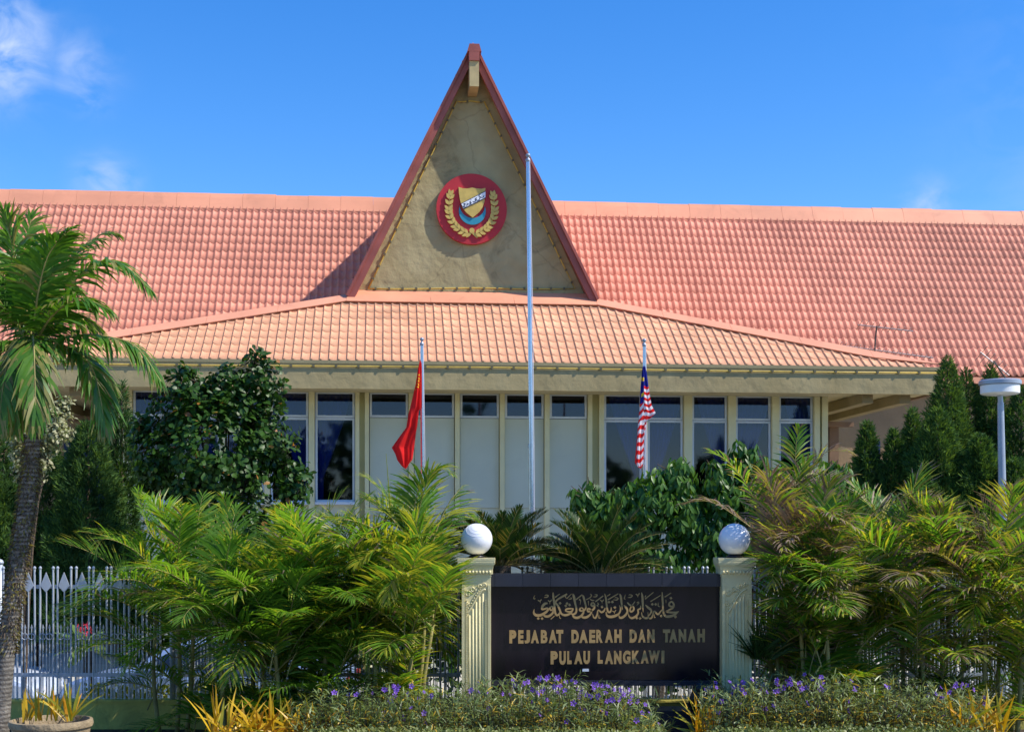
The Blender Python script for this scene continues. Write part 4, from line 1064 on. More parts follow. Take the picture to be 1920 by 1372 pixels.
# ================================================================== CARS
def car(label, xc, y, face, paint):
    """side-on saloon; face=+1 looks to +x"""
    th = thing('parked_car', label, 'car', (xc, y, -.45), 'cars parked behind the fence', 0 if face > 0 else math.pi)
    prof = [(-2.15, .55), (-2.18, .82), (-2.05, .95), (-1.55, 1.0), (-.95, 1.36), (-.35, 1.45), (.3, 1.42), (.72, 1.25), (1.18, .98), (1.75, .90), (2.1, .78), (2.2, .6), (2.18, .38), (2.0, .26), (-2.0, .26), (-2.14, .36)]
    def half(zv): return .84 if zv < .95 else .84 - (zv - .95) * .42
    bd = MB(); n = len(prof)
    ins = lambda x_, z_: (x_, z_)
    vs = []
    for s in (-1, 1):
        for x_, z_ in prof: vs.append((x_, s * half(z_), z_))
    fs = [tuple(range(n)), tuple(reversed(range(n, 2 * n)))] + [(k_, n + k_, n + (k_ + 1) % n, (k_ + 1) % n) for k_ in range(n)]
    bd.add(vs, fs)
    ob_ = bd.build('body', paint, th, world=False)
    bv = ob_.modifiers.new('edge', 'BEVEL'); bv.width = .05; bv.segments = 2; bv.limit_method = 'ANGLE'; bv.angle_limit = R(25)
    for s in (-1, 1):
        for pts in ([(-1.28, 1.03), (-.86, 1.30), (-.36, 1.385), (-.36, 1.0)], [(-.28, 1.0), (-.28, 1.385), (.26, 1.36), (.6, 1.22), (1.0, 1.0)]):
            q = [(x_, s * (half(z_) + .006), z_) for x_, z_ in pts]; q2 = [(x_, s * (half(z_) - .03), z_) for x_, z_ in pts]
            g_ = MB(); nn_ = len(q)
            g_.add(q + q2, [tuple(range(nn_)), tuple(reversed(range(nn_, 2 * nn_)))] + [(k_, nn_ + k_, nn_ + (k_ + 1) % nn_, (k_ + 1) % nn_) for k_ in range(nn_)])
            g_.build('side_window', M['carglass'], th, world=False)
    for pts in ([(.36, 1.405), (.74, 1.25), (1.14, 1.02)], [(-.98, 1.36), (-1.5, 1.04)]):
        q = []
        nx, nz = (.5, .86) if pts[0][0] > 0 else (-.5, .86)
        for x_, z_ in pts: q += [(x_ + nx * .012, -half(z_) + .07, z_ + nz * .012), (x_ + nx * .012, half(z_) - .07, z_ + nz * .012)]
        g_ = MB(); g_.add(q, [(2 * k_, 2 * k_ + 1, 2 * k_ + 3, 2 * k_ + 2) for k_ in range(len(pts) - 1)])
        ws = g_.build('windscreen' if pts[0][0] > 0 else 'rear_window', M['carglass'], th, world=False)
        so = ws.modifiers.new('thickness', 'SOLIDIFY'); so.thickness = .02
    for x_ in (-1.35, 1.35):
        for s in (-1, 1):
            t_ = MB(); vs = []
            prof2 = [(.19, -.09), (.29, -.10), (.315, -.06), (.315, .06), (.29, .10), (.19, .09)]
            for r_, w_ in prof2:
                for k_ in range(20): vs.append((x_ + r_ * math.cos(k_ * math.pi / 10), s * .78 + w_, .315 + r_ * math.sin(k_ * math.pi / 10)))
            t_.add(vs, [(i * 20 + k_, i * 20 + (k_ + 1) % 20, (i + 1) * 20 + (k_ + 1) % 20, (i + 1) * 20 + k_) for i in range(5) for k_ in range(20)])
            wh = t_.build('wheel', M['tyre'], th, True, world=False)
            r_ = MB(); r_.tube([(x_, s * .78 - .07, .315), (x_, s * .78 + .07, .315)], .195, 18); r_.build('rim', M['rimm'], wh, world=False)
    for s in (-1, 1):
        MB().box(2.06, 2.19, s * .62 - .16, s * .62 + .16, .62, .74).build('headlight', M['white'], th, world=False)
        MB().box(-2.195, -2.1, s * .64 - .14, s * .64 + .14, .72, .86).build('tail_light', M['redlamp'], th, world=False)
        MB().box(.72, .9, s * .9 - .09, s * .9 + .09, 1.0, 1.12).build('mirror', paint, th, world=False)
        MB().box(-.2, -.06, s * .842 - .012, s * .842 + .012, .86, .885).build('door_handle', M['rimm'], th, world=False)
    MB().box(2.14, 2.215, -.55, .55, .42, .56).build('grille', M['black'], th, world=False)
    return th
dC = 21.5
car('silver car parked nose toward the frangipani behind the fence', P(106, 0, dC).x - 2.2, dC, 1, M['carpaint'])
car('pale blue car parked behind the frangipani and green palms', P(118, 0, dC).x + 2.3, dC + .3, -1, M['carblue'])

# ================================================================== PLANTS
def ribbon_leaves(P0, D0, S, L, Wd, droop, seg=3, wprof=(.35, 1.0, .75, .06), fold=0.0):
    """strap leaves: start, direction, width direction, length, width, droop -> V (N,(seg+1)*2,3), Q"""
    N = len(P0); L = np.broadcast_to(np.asarray(L, float), (N,)); droop = np.broadcast_to(np.asarray(droop, float), (N,))
    Wd = np.broadcast_to(np.asarray(Wd, float), (N,))
    V = np.zeros((N, (seg + 1) * 2, 3)); p = P0.copy(); d = D0.copy()
    down = np.array([0, 0, -1.0])
    for k in range(seg + 1):
        wv = S * (Wd * wprof[k] * .5)[:, None]
        V[:, 2 * k] = p - wv; V[:, 2 * k + 1] = p + wv
        if k < seg:
            p = p + d * (L / seg)[:, None]
            d = d + down * (droop * (1.0 / seg))[:, None]
            d /= np.linalg.norm(d, axis=1)[:, None]
    q = np.array([(2 * k, 2 * k + 1, 2 * k + 3, 2 * k + 2) for k in range(seg)])
    Q = q[None] + (np.arange(N) * (seg + 1) * 2)[:, None, None]
    return V.reshape(-1, 3), Q.reshape(-1, 4)
def nrm(a): return a / np.maximum(np.linalg.norm(a, axis=-1, keepdims=True), 1e-9)
def resample(pts, n):
    pts = np.asarray(pts, float)
    # catmull-rom
    dense = np.array(smooth_pts([tuple(p) for p in pts], 10)) if len(pts) > 2 else pts
    s = np.r_[0, np.cumsum(np.linalg.norm(np.diff(dense, axis=0), axis=1))]
    t = np.linspace(0, s[-1], n)
    return np.stack([np.interp(t, s, dense[:, c_]) for c_ in range(3)], 1), s[-1]
def frond(parent, path, n=34, ll=.42, lw=.028, ang=.95, lift=.35, droop=.9, start=.18, mats=None, mix=(1, 0, 0), tipmix=None, name='frond', r=.011, hang=0.0, taper=.75, jit=.12):
    pts, L = resample(path, 40)
    org = np.array(root(parent).location)
    T = nrm(np.gradient(pts, axis=0))
    up = np.array([0, 0, 1.0])
    side = np.cross(T, up); bad = np.linalg.norm(side, axis=1) < .15
    if bad.any(): side[bad] = np.cross(T[bad], np.array([0.0, 1.0, .3]))
    side = nrm(side)
    # keep the frame from flipping along the rachis
    for i in range(1, len(side)):
        if side[i] @ side[i - 1] < 0: side[i] *= -1
        side[i] = nrm((side[i] * .35 + side[i - 1] * .65)[None])[0]
    nn_ = nrm(np.cross(side, T))
    t = np.concatenate([np.linspace(start, .985, n)] * 2); sg_ = np.r_[np.ones(n), -np.ones(n)]
    t = np.clip(t + rng.normal(0, .004, 2 * n), 0, 1)
    f = t * 39; i0 = np.minimum(f.astype(int), 38); fr_ = (f - i0)[:, None]
    lerp = lambda A_: A_[i0] * (1 - fr_) + A_[i0 + 1] * fr_
    p0, tt, ss, uu = lerp(pts), nrm(lerp(T)), nrm(lerp(side)), nrm(lerp(nn_))
    q = np.clip((t - start) / (1 - start), 0, 1)
    an = (ang * (1.12 - .72 * q ** 1.6) + rng.normal(0, jit * .6, 2 * n))[:, None]
    D = nrm(tt * np.cos(an) + (ss * sg_[:, None] * np.cos(lift) + uu * np.sin(lift)) * np.sin(an) + np.array([0, 0, -1.0]) * hang + rng.normal(0, jit * .5, (2 * n, 3)))
    W = nrm(np.cross(D, uu) + rng.normal(0, .15, D.shape))
    prof = np.sin(np.pi * np.clip(.16 + .80 * q, 0, 1)) ** taper
    Ls = ll * prof * rng.uniform(.88, 1.1, 2 * n)
    V, Q = ribbon_leaves(p0, D, W, Ls, lw * (.6 + .5 * prof), droop * rng.uniform(.7, 1.3, 2 * n))
    mats = mats or [M['areca']]
    mix = np.array(mix, float)[:len(mats)]; mix /= mix.sum()
    lm = rng.choice(len(mats), 2 * n, p=mix)
    mi = np.repeat(lm, 3)
    if tipmix is not None:
        tm = np.array(tipmix, float)[:len(mats)]; tm /= tm.sum()
        tip = rng.choice(len(mats), 2 * n, p=tm); mi.reshape(-1, 3)[:, 2] = tip
    # rachis as a thin three-sided tube
    rv = []; rq = []
    for i in range(0, 40):
        rr = r * (1 - .8 * i / 40)
        for k_ in range(3):
            a_ = k_ * 2.0944
            rv.append(pts[i] + side[i] * math.cos(a_) * rr + nn_[i] * math.sin(a_) * rr)
    m_ = len(rv) // 3; b_ = len(V)
    for i in range(m_ - 1):
        for k_ in range(3): rq.append((b_ + i * 3 + k_, b_ + i * 3 + (k_ + 1) % 3, b_ + (i + 1) * 3 + (k_ + 1) % 3, b_ + (i + 1) * 3 + k_))
    V = np.vstack([V, rv]) - org; Q = np.vstack([Q, rq])
    mi = np.r_[mi, np.full(len(rq), len(mats))]
    me = np_mesh(name, V, Q, list(mats) + [M['cane']], mi, smooth=False)
    return link(name, me, parent)
def arc_path(base, az, el, L, bend, n=12, power=1.3):
    p = np.array(base, float); out_ = [p.copy()]
    for k in range(n):
        s = (k + .5) / n; e = el - bend * s ** power
        p = p + np.array([math.cos(az) * math.cos(e), math.sin(az) * math.cos(e), math.sin(e)]) * (L / n); out_.append(p.copy())
    return out_
ARG = 'clumped feathery palms by the fence'
def frond_ok(path, side):
    for p in path[2:]:
        px, py = 960 + F * p[0] / p[1], 1000 - F * (p[2] - CAMZ) / p[1]
        if side < 0 and ((px > 868 and py > 1030) or (px > 838 and 955 < py <= 1060)): return False
        if side > 0 and (px < 1432 and py > 950): return False
    return True
def areca(label, canes, mats, mix, tip=None, group=ARG, fl=(1.0, 1.5), nf=6, els=(35, 80), az0=None, ll=.56, dead=0.0, drymix=None, base=None, low=0, name='areca_palm', bend=(45, 100), droop=.7):
    c0 = base or P(canes[0][0], 1300, canes[0][1]); c0 = Vector((c0[0], c0[1], 0))
    th = thing(name, label, 'palm', c0, group)
    for (pxb, d, pxt, pyt) in canes:
        top = P(pxt, pyt, d); bt = Vector((SX(pxb, d), d + random.uniform(-.1, .15), 0))
        mid = bt.lerp(top, .5) + Vector((random.uniform(-.05, .05), random.uniform(-.05, .05), 0))
        pts, _ = resample([tuple(bt), tuple(mid), tuple(top)], 8)
        MB().tube(pts, [.034, .032, .03, .028, .027, .026, .024, .02], 7).build('stem', M['cane'], th, True)
        a0 = random.uniform(0, 6.28)
        for k in range(nf):
            az = a0 + k * 2.4 + random.uniform(-.3, .3)
            q = k / max(1, nf - 1)
            el = R(els[1] + (els[0] - els[1]) * q + random.uniform(-6, 6))
            mx_ = mix; tp_ = tip
            if random.random() < dead: mx_ = drymix; tp_ = drymix
            for _ in range(25):
                L = random.uniform(*fl) * (1.18 - .15 * (q < .1))
                pth = arc_path(top - Vector((0, 0, .05 * q)), az, el, L, R(random.uniform(*bend)) * (.5 if k < 2 else 1))
                if frond_ok(pth, -1 if pxt < 1100 else 1): break
                az += random.uniform(.4, 1.2)
            else: continue
            frond(th, pth, n=31, lw=.027, ll=ll * random.uniform(.88, 1.1), mats=mats, mix=mx_, tipmix=tp_, droop=droop * random.uniform(.7, 1.25), lift=random.uniform(.2, .6))
    for k in range(low):
        pxb, d, pxt, pyt = random.choice(canes)
        p = P(pxb + random.uniform(-25, 25), random.uniform(1200, 1310), d + random.uniform(-.25, .15))
        for _ in range(25):
            pth = arc_path(p, random.uniform(0, 6.28), R(random.uniform(45, 86)), random.uniform(*fl), R(random.uniform(40, 95)))
            if frond_ok(pth, -1 if pxt < 1100 else 1): break
        else: continue
        frond(th, pth, n=30, lw=.026, ll=ll, mats=mats, mix=mix, tipmix=tip, droop=droop)
    for k in range(low):
        pxb, d, pxt, pyt = random.choice(canes)
        p = Vector((SX(pxb + random.uniform(-45, 45), d), d + random.uniform(-.2, .25), random.uniform(.02, .55)))
        for _ in range(25):
            pth = arc_path(p, random.uniform(0, 6.28), R(random.uniform(25, 75)), random.uniform(.7, 1.15), R(random.uniform(40, 90)))
            if frond_ok(pth, -1 if pxt < 1100 else 1): break
        else: continue
        frond(th, pth, n=27, lw=.024, ll=ll * .8, mats=mats, mix=mix if pxt < 1100 else (.68, .26, .02, .04), tipmix=tip if pxt < 1100 else (.4, .35, .1, .15), droop=droop)
    return th
GM = [M['areca'], M['areca_y'], M['areca_b'], M['areca_o']]
t1 = areca('feathery palm with upright fronds nearest the fence spears', [(330, 17.9, 330, 1125), (352, 18.0, 362, 1140), (300, 18.1, 292, 1170)], GM, (.86, .12, .02, 0), (.55, .40, .05, 0), nf=7, els=(35, 86), fl=(1.2, 1.6), low=7, base=P(330, 1300, 17.9))
frond(t1, [P(345, 1120, 17.9), P(390, 1060, 17.8), P(425, 975, 17.8), P(418, 930, 17.7)], mats=GM, mix=(.75, .25, 0, 0), ll=.42, n=32)
frond(t1, [P(335, 1120, 17.8), P(315, 1050, 17.7), P(275, 985, 17.6), P(258, 920, 17.5)], mats=GM, mix=(.75, .25, 0, 0), ll=.45, n=32)
frond(t1, [P(335, 1130, 17.8), P(300, 1080, 17.5), P(250, 1030, 17.3), P(195, 1010, 17.1), P(180, 1040, 17.0)], mats=GM, mix=(.75, .25, 0, 0), ll=.40, n=32)
frond(t1, [P(340, 1150, 17.7), P(310, 1120, 17.6), P(265, 1110, 17.5), P(225, 1120, 17.4)], mats=GM, mix=(.2, .1, .5, .2), ll=.22, n=25)
t2 = areca('broad feathery palm clump in the middle of the green thicket', [(520, 17.4, 525, 1140), (480, 17.5, 470, 1160), (560, 17.3, 590, 1135), (540, 17.7, 560, 1120), (500, 17.2, 490, 1200), (590, 17.4, 620, 1170)], GM, (.72, .26, .02, 0), (.42, .53, .05, 0), nf=7, els=(25, 86), low=16)
t3 = areca('yellow-green feathery palm clump leaning against the sign pillar', [(740, 17.3, 725, 1120), (700, 17.2, 680, 1130), (780, 17.2, 800, 1100), (760, 17.5, 770, 1060), (720, 17.0, 700, 1180), (790, 17.0, 812, 1170), (770, 16.9, 775, 1205)], GM, (.62, .36, .02, 0), (.30, .64, .06, 0), nf=7, els=(25, 87), low=15)
frond(t3, [P(765, 1030, 17.4), P(775, 960, 17.3), P(790, 905, 17.2), P(825, 880, 17.1), P(845, 888, 17.0)], mats=GM, mix=(.7, .3, 0, 0), ll=.48, n=34)
frond(t3, [P(790, 1050, 17.6), P(825, 990, 17.7), P(865, 962, 17.8), P(905, 985, 17.9)], mats=GM, mix=(.4, .6, 0, 0), ll=.40, n=32)
frond(t3, [P(745, 1070, 17.0), P(735, 1040, 16.8), P(700, 1035, 16.6), P(665, 1060, 16.4)], mats=GM, mix=(.2, .8, 0, 0), ll=.40, n=32)
frond(t3, [P(800, 1080, 17.0), P(770, 1065, 16.7), P(740, 1075, 16.4), P(725, 1130, 16.2)], mats=GM, mix=(.3, .6, 0, .2), ll=.36, n=29)
MB().tube([P(736, 1010, 17.3), P(731, 940, 17.3), P(724, 850, 17.3)], [.012, .009, .003], 6).build('spear_leaf', M['areca_y'], t3)
t3b = areca('dark low feathery palm clump at the foot of the thicket', [(420, 17.0, 415, 1180), (610, 17.0, 615, 1170), (520, 16.8, 515, 1210)], GM, (.97, .03, 0, 0), (.9, .1, 0, 0), nf=8, els=(20, 84), low=22, fl=(1.0, 1.4))
BM_ = (.32, .16, .36, .16)
t4 = areca('browning feathery palm clump beside the sign pillar', [(1480, 17.6, 1470, 1080), (1450, 17.7, 1445, 1075), (1510, 17.5, 1525, 1085), (1470, 17.4, 1455, 1130)], GM, (.55, .14, .25, .06), (.28, .14, .48, .10), nf=7, els=(30, 86), dead=.45, drymix=(.05, .08, .67, .20), low=14, fl=(1.2, 1.6))
frond(t4, [P(1470, 1030, 17.5), P(1420, 940, 17.3), P(1370, 870, 17.2), P(1325, 842, 17.1)], mats=GM, mix=(.7, .2, .1, 0), tipmix=(.3, .2, .4, .1), ll=.42, n=33)
frond(t4, [P(1475, 1020, 17.5), P(1500, 930, 17.4), P(1545, 850, 17.4), P(1600, 850, 17.3)], mats=GM, mix=(.1, .1, .7, .1), ll=.42, n=33)
frond(t4, [P(1460, 1030, 17.9), P(1390, 975, 18.0), P(1330, 940, 18.1), P(1275, 945, 18.2)], mats=GM, mix=(.05, .05, .8, .1), ll=.36, n=32)
frond(t4, [P(1480, 1020, 17.5), P(1490, 900, 17.5), P(1493, 830, 17.5), P(1500, 800, 17.4)], mats=GM, mix=(.7, .25, .05, 0), ll=.40, n=32)
frond(t4, [P(1475, 1030, 17.3), P(1460, 950, 17.1), P(1440, 900, 17.0), P(1470, 880, 16.9)], mats=GM, mix=(.1, .1, .6, .2), ll=.44, n=32)
t5 = areca('ochre feathery palm clump below the grey lamp post', [(1720, 17.4, 1740, 1105), (1760, 17.3, 1790, 1110), (1690, 17.6, 1690, 1085), (1740, 17.1, 1720, 1130), (1790, 17.2, 1820, 1120)], GM, (.52, .22, .14, .12), (.24, .26, .34, .16), nf=7, els=(30, 86), dead=.32, drymix=(.05, .1, .55, .3), low=18, fl=(1.1, 1.5))
t6 = areca('yellowing feathery palm clump at the far end of the fence', [(1870, 17.2, 1880, 1110), (1900, 17.3, 1925, 1090), (1850, 17.0, 1850, 1140), (1905, 16.9, 1920, 1170)], GM, (.48, .28, .10, .14), (.22, .36, .24, .18), nf=7, els=(30, 86), dead=.3, drymix=(.05, .15, .5, .3), low=16)
t7 = areca('small bright green feathery palm in front of the browning clump', [(1560, 16.9, 1545, 1130), (1530, 16.9, 1500, 1160), (1600, 17.0, 1620, 1170)], GM, (.78, .16, .03, .03), (.55, .3, .1, .05), nf=8, els=(25, 84), low=20, fl=(1.0, 1.4))
frond(t7, [P(1500, 1150, 16.8), P(1540, 1080, 16.6), P(1590, 1040, 16.4), P(1655, 1028, 16.3)], mats=GM, mix=(.95, .05, 0, 0), ll=.36, n=33)
frond(t7, [P(1560, 1150, 16.7), P(1600, 1110, 16.5), P(1660, 1100, 16.3), P(1700, 1145, 16.2)], mats=GM, mix=(.2, .4, .1, .3), ll=.34, n=32)

# --- tall palm at the left
dT = 15.6
pm = thing('tall_palm', 'tall arching palm with mossy trunk beside the potted plants', 'palm', (SX(-2, dT), dT, 0))
tpts = [P(-6, 1440, dT), P(2, 1330, dT), P(12, 1220, dT), P(28, 1100, dT), P(45, 980, dT), P(58, 880, dT), P(62, 800, dT), P(60, 720, dT)]
smooth_angle(MB().tube(resample([tuple(p) for p in tpts], 22)[0], [.118, .112, .108, .105, .102, .10, .098, .096, .094, .092, .09, .088, .087, .086, .085, .084, .083, .082, .08, .075, .065, .05], 20).build('trunk', M['trunk'], pm), 80)
N = 4200
ct, _ = resample([tuple(p) for p in tpts[2:7]], 60)
ii = rng.integers(0, 60, N); th_ = rng.uniform(0, 6.283, N)
rad = np.interp(ii, [0, 60], [.09, .08])
out_ = np.stack([np.cos(th_), np.sin(th_), np.zeros(N)], 1)
p0 = ct[ii] + out_ * rad[:, None]
D = nrm(out_ * .7 + np.array([0, 0, -.2]) + rng.normal(0, .5, (N, 3)))
W = nrm(np.cross(D, rng.normal(0, 1, (N, 3))))
V, Q = ribbon_leaves(p0, D, W, rng.uniform(.03, .09, N), .012, 1.2)
ep = link('epiphyte_leaves', np_mesh('epiphyte_leaves', V - np.array(pm.location), Q, [M['fern'], M['bark']], np.repeat(rng.choice(2, N, p=[.38, .62]), 3)), pm); ep['kind'] = 'stuff'
PMm = [M['palm'], M['palm_y']]
fr_list = [
    ([(66, 650, 0), (115, 564, .1), (150, 515, .1), (189, 490, 0), (232, 497, -.1), (285, 545, -.2)], .42, .25, (.96, .04)),
    ([(70, 655, 0), (110, 636, -.2), (150, 628, -.3), (196, 630, -.4), (255, 650, -.5), (302, 715, -.6)], .46, .35, (.92, .08)),
    ([(70, 660, 0), (120, 650, -.1), (155, 668, -.2), (178, 704, -.3), (192, 770, -.35), (196, 805, -.4)], .46, .3, (.85, .15)),
    ([(60, 640, 0), (45, 560, -.1), (25, 470, -.2), (8, 400, -.3)], .48, .1, (.9, .1)),
    ([(62, 640, 0), (60, 560, .2), (72, 490, .3), (105, 440, .4)], .46, .1, (.95, .05)),
    ([(64, 640, 0), (95, 560, .5), (130, 490, .8), (190, 440, 1.0), (225, 440, 1.1)], .40, .2, (.97, .03)),
    ([(55, 650, 0), (10, 580, -.1), (-60, 540, -.2), (-130, 570, -.3)], .45, .3, (.9, .1)),
    ([(55, 655, 0), (0, 640, -.3), (-60, 660, -.5), (-110, 740, -.6)], .45, .35, (.85, .15)),
    ([(62, 655, 0), (62, 630, -.4), (64, 660, -.8), (66, 740, -1.0), (66, 800, -1.05)], .44, .35, (.72, .28)),
    ([(60, 655, 0), (45, 640, -.3), (20, 660, -.6), (5, 730, -.8), (-2, 800, -.85)], .44, .35, (.6, .4)),
    ([(62, 650, 0), (40, 600, .5), (0, 560, .9), (-50, 560, 1.2)], .42, .3, (.95, .05)),
    ([(64, 650, 0), (90, 610, .6), (140, 590, 1.0), (190, 620, 1.3)], .42, .3, (.97, .03)),
    ([(62, 640, 0), (50, 540, .3), (45, 470, .5), (60, 405, .7)], .46, .1, (.95, .05)),
    ([(58, 640, 0), (20, 540, .2), (-10, 470, .3), (-50, 430, .4)], .46, .15, (.92, .08)),
    ([(62, 640, 0), (70, 560, -.3), (90, 480, -.5), (130, 430, -.7)], .46, .12, (.92, .08)),
    ([(64, 645, 0), (100, 590, -.3), (150, 560, -.5), (205, 580, -.6)], .44, .25, (.95, .05)),
    ([(64, 655, 0), (105, 650, .3), (160, 660, .5), (215, 720, .6)], .42, .3, (.95, .05)),
    ([(60, 655, 0), (35, 655, -.2), (28, 710, -.4), (30, 800, -.45)], .44, .35, (.6, .4)),
]
for pts, ll, hg, mx_ in fr_list:
    frond(pm, [P(a_, b_, dT + c_) for a_, b_, c_ in pts], n=56, ll=ll * 1.2, lw=.043, ang=.85, lift=.25, droop=1.25, start=.08, mats=PMm, mix=mx_, tipmix=(mx_[0] * .75, mx_[1] + .25), hang=hg, r=.018, jit=.22, taper=.6)

# --- cycads
def cycad(label, px, py, d, L, nfr, ylw=.1):
    c = P(px, py, d)
    th = thing('cycad', label, 'cycad', (c.x, d, 0), 'cycads behind the sign')
    MB().tube([(c.x, d, 0), (c.x, d, c.z)], [.16, .14], 12).build('trunk', M['bark'], th)
    for k in range(nfr):
        az = k * 2.39996; q = k / nfr
        el = R(82 - 85 * q + random.uniform(-6, 6))
        mx_ = (1 - ylw, ylw) if q < .75 else (.6, .4)
        pth = arc_path(c + Vector((.08 * math.cos(az), .08 * math.sin(az), 0)), az, el, L * random.uniform(.85, 1.1), R(random.uniform(30, 60)))
        if any(p_[1] < 17.75 and p_[2] < SZ(1040) for p_ in pth): continue
        frond(th, pth, n=46, ll=.19, lw=.018, ang=.95, lift=.55, droop=.15, start=.12, mats=[M['cycad'], M['cycad_y']], mix=mx_, r=.012, jit=.05, taper=.55)
cycad('large dark green cycad rising above the middle of the sign', 1122, 1078, 18.1, .98, 76)
cycad('smaller cycad between the globe lamp and the tall flagpole', 938, 1060, 18.1, .88, 60, .12)

# --- broadleaf shrubs and trees
def leaf_template(kind):
    if kind == 'obovate': xs = [0, .3, .62, .86, 1.0]; ws = [.06, .26, .46, .36, .06]
    elif kind == 'lance': xs = [0, .25, .55, .8, 1.0]; ws = [.05, .24, .30, .2, .02]
    else: xs = [0, .3, .6, .85, 1.0]; ws = [.06, .34, .36, .22, .03]
    V = []; Q = []
    for x_, w_ in zip(xs, ws):
        z_ = -.18 * x_ * x_
        V += [(x_, -w_ / 1.0, z_ + .10 * w_), (x_, 0, z_), (x_, w_ / 1.0, z_ + .10 * w_)]
    for k in range(4):
        for j in range(2): Q.append((3 * k + j, 3 * k + 3 + j, 3 * k + 4 + j, 3 * k + 1 + j))
    return np.array(V), np.array(Q)
def basis(D, Nn):
    x_ = nrm(D); y_ = nrm(np.cross(Nn, x_)); z_ = np.cross(x_, y_); return np.stack([x_, y_, z_], 2)
def scatter_leaves(parent, pos, D, Nn, L, tmpl, mats, mi, name='leaf', single=300, wscale=1.0, mass='foliage'):
    TV_, TQ_ = leaf_template(tmpl); TV_ = TV_ * np.array([1, wscale, 1])
    B = basis(D, Nn); org = np.array(root(parent).location)
    dep = pos[:, 1] - .8 * (Nn @ np.array([0, -1, 0.0])) * .2
    order = np.argsort(dep); fr_ = order[:single]; rest = order[single:]
    meshes = [np_mesh(name, TV_, TQ_, [m], smooth=True) for m in mats]
    for i in fr_:
        o_ = bpy.data.objects.new(name, meshes[mi[i]]); col.objects.link(o_); o_.parent = parent
        m4 = Matrix([[B[i, r_, c_] * L[i] for c_ in range(3)] + [pos[i, r_] - org[r_]] for r_ in range(3)] + [[0, 0, 0, 1]])
        o_.matrix_local = m4
    if len(rest):
        V = np.einsum('nij,kj->nki', B[rest], TV_) * L[rest][:, None, None] + pos[rest][:, None, :] - org
        Q = TQ_[None] + (np.arange(len(rest)) * len(TV_))[:, None, None]
        o_ = link(mass, np_mesh(mass, V.reshape(-1, 3), Q.reshape(-1, 4), mats, np.repeat(mi[rest], len(TQ_)), smooth=True), parent); o_['kind'] = 'stuff'
def shrub(name, label, cat, group, blobs, d, ntips, leaves, L, tmpl, mats, mix, droop, single, trunkpx, thick=.7, wscale=1.0, spread=1.0, trunk_r=.05):
    base = P(trunkpx, 1000, d); th = thing(name, label, cat, (base.x, d, -.45), group)
    tips = []; outs = []
    area = np.array([b_[2] * b_[3] for b_ in blobs], float); area /= area.sum()
    cnt = np.maximum(1, (ntips * area).astype(int))
    for (cx, cy, rx, ry), n_ in zip(blobs, cnt):
        u = nrm(rng.normal(0, 1, (n_, 3))); u[:, 1] = np.where(rng.random(n_) < .6, -np.abs(u[:, 1]), u[:, 1])
        r_ = rng.uniform(.35, 1, n_) ** .45 * rng.uniform(.74, 1.1, n_)
        c = np.array(P(cx, cy, d)); s = d / F
        R3 = np.array([rx * s, (rx + ry) / 2 * s * thick, ry * s])
        tips.append(c + u * r_[:, None] * R3); outs.append(nrm(u + np.array([0, 0, .45])))
    tips = np.vstack(tips); outs = np.vstack(outs); n_ = len(tips)
    # limbs
    tb = MB(); b0 = Vector((base.x, d, -.45))
    for (cx, cy, rx, ry) in blobs:
        c = P(cx, cy + ry * .3, d)
        pts, _ = resample([tuple(b0), (b0.x * .72 + c.x * .28, d + .05, b0.z + (c.z - b0.z) * .66), tuple(c)], 8)
        tb.tube(pts, [trunk_r * (1 - .75 * k / 7) for k in range(8)], 7)
    tb.build('trunk', M['bark'], th, True)
    tw = MB()
    for i in rng.choice(n_, min(n_, 70), replace=False):
        c = min((P(cx, cy, d) for cx, cy, rx, ry in blobs), key=lambda q_: (q_ - Vector(tips[i])).length)
        tw.tube([c.lerp(Vector(tips[i]), .25), Vector(tips[i])], [.012, .005], 4)
    o_ = tw.build('twigs', M['bark'], th); o_['kind'] = 'stuff'
    pos = np.repeat(tips, leaves, axis=0); ax = np.repeat(outs, leaves, axis=0); N_ = len(pos)
    rnd = nrm(np.cross(ax, rng.normal(0, 1, (N_, 3))))
    D = nrm(ax * rng.uniform(-.1, .9, N_)[:, None] * (1 if droop < .5 else .3) + rnd * spread + np.array([0, 0, -1.0]) * droop)
    Nn = nrm(ax + rng.normal(0, .35, (N_, 3)))
    pos = pos + D * L * rng.uniform(0, .5, N_)[:, None] - ax * rng.uniform(0, .12, N_)[:, None]
    Ls = L * rng.uniform(.65, 1.15, N_)
    mi = rng.choice(len(mats), N_, p=np.array(mix) / sum(mix))
    scatter_leaves(th, pos, D, Nn, Ls, tmpl, mats, mi, single=single, wscale=wscale)
    return th
shrub('ficus_bush', 'dense dark glossy broadleaf bush in front of the windows', 'bush', None,
      [(400, 860, 150, 140), (350, 760, 72, 70), (480, 715, 45, 62), (430, 760, 70, 60), (545, 900, 42, 55), (300, 850, 60, 80), (500, 820, 60, 80), (420, 980, 150, 70), (478, 668, 16, 24), (520, 740, 22, 30), (425, 722, 55, 52), (345, 705, 30, 26), (568, 890, 22, 20), (265, 800, 22, 30)], 22.0, 1350, 8, .118, 'obovate',
      [M['ficus'], M['ficus_o']], (.985, .015), .05, 300, 420, wscale=.66)
LG = 'bright drooping-leaf shrubs behind the sign'
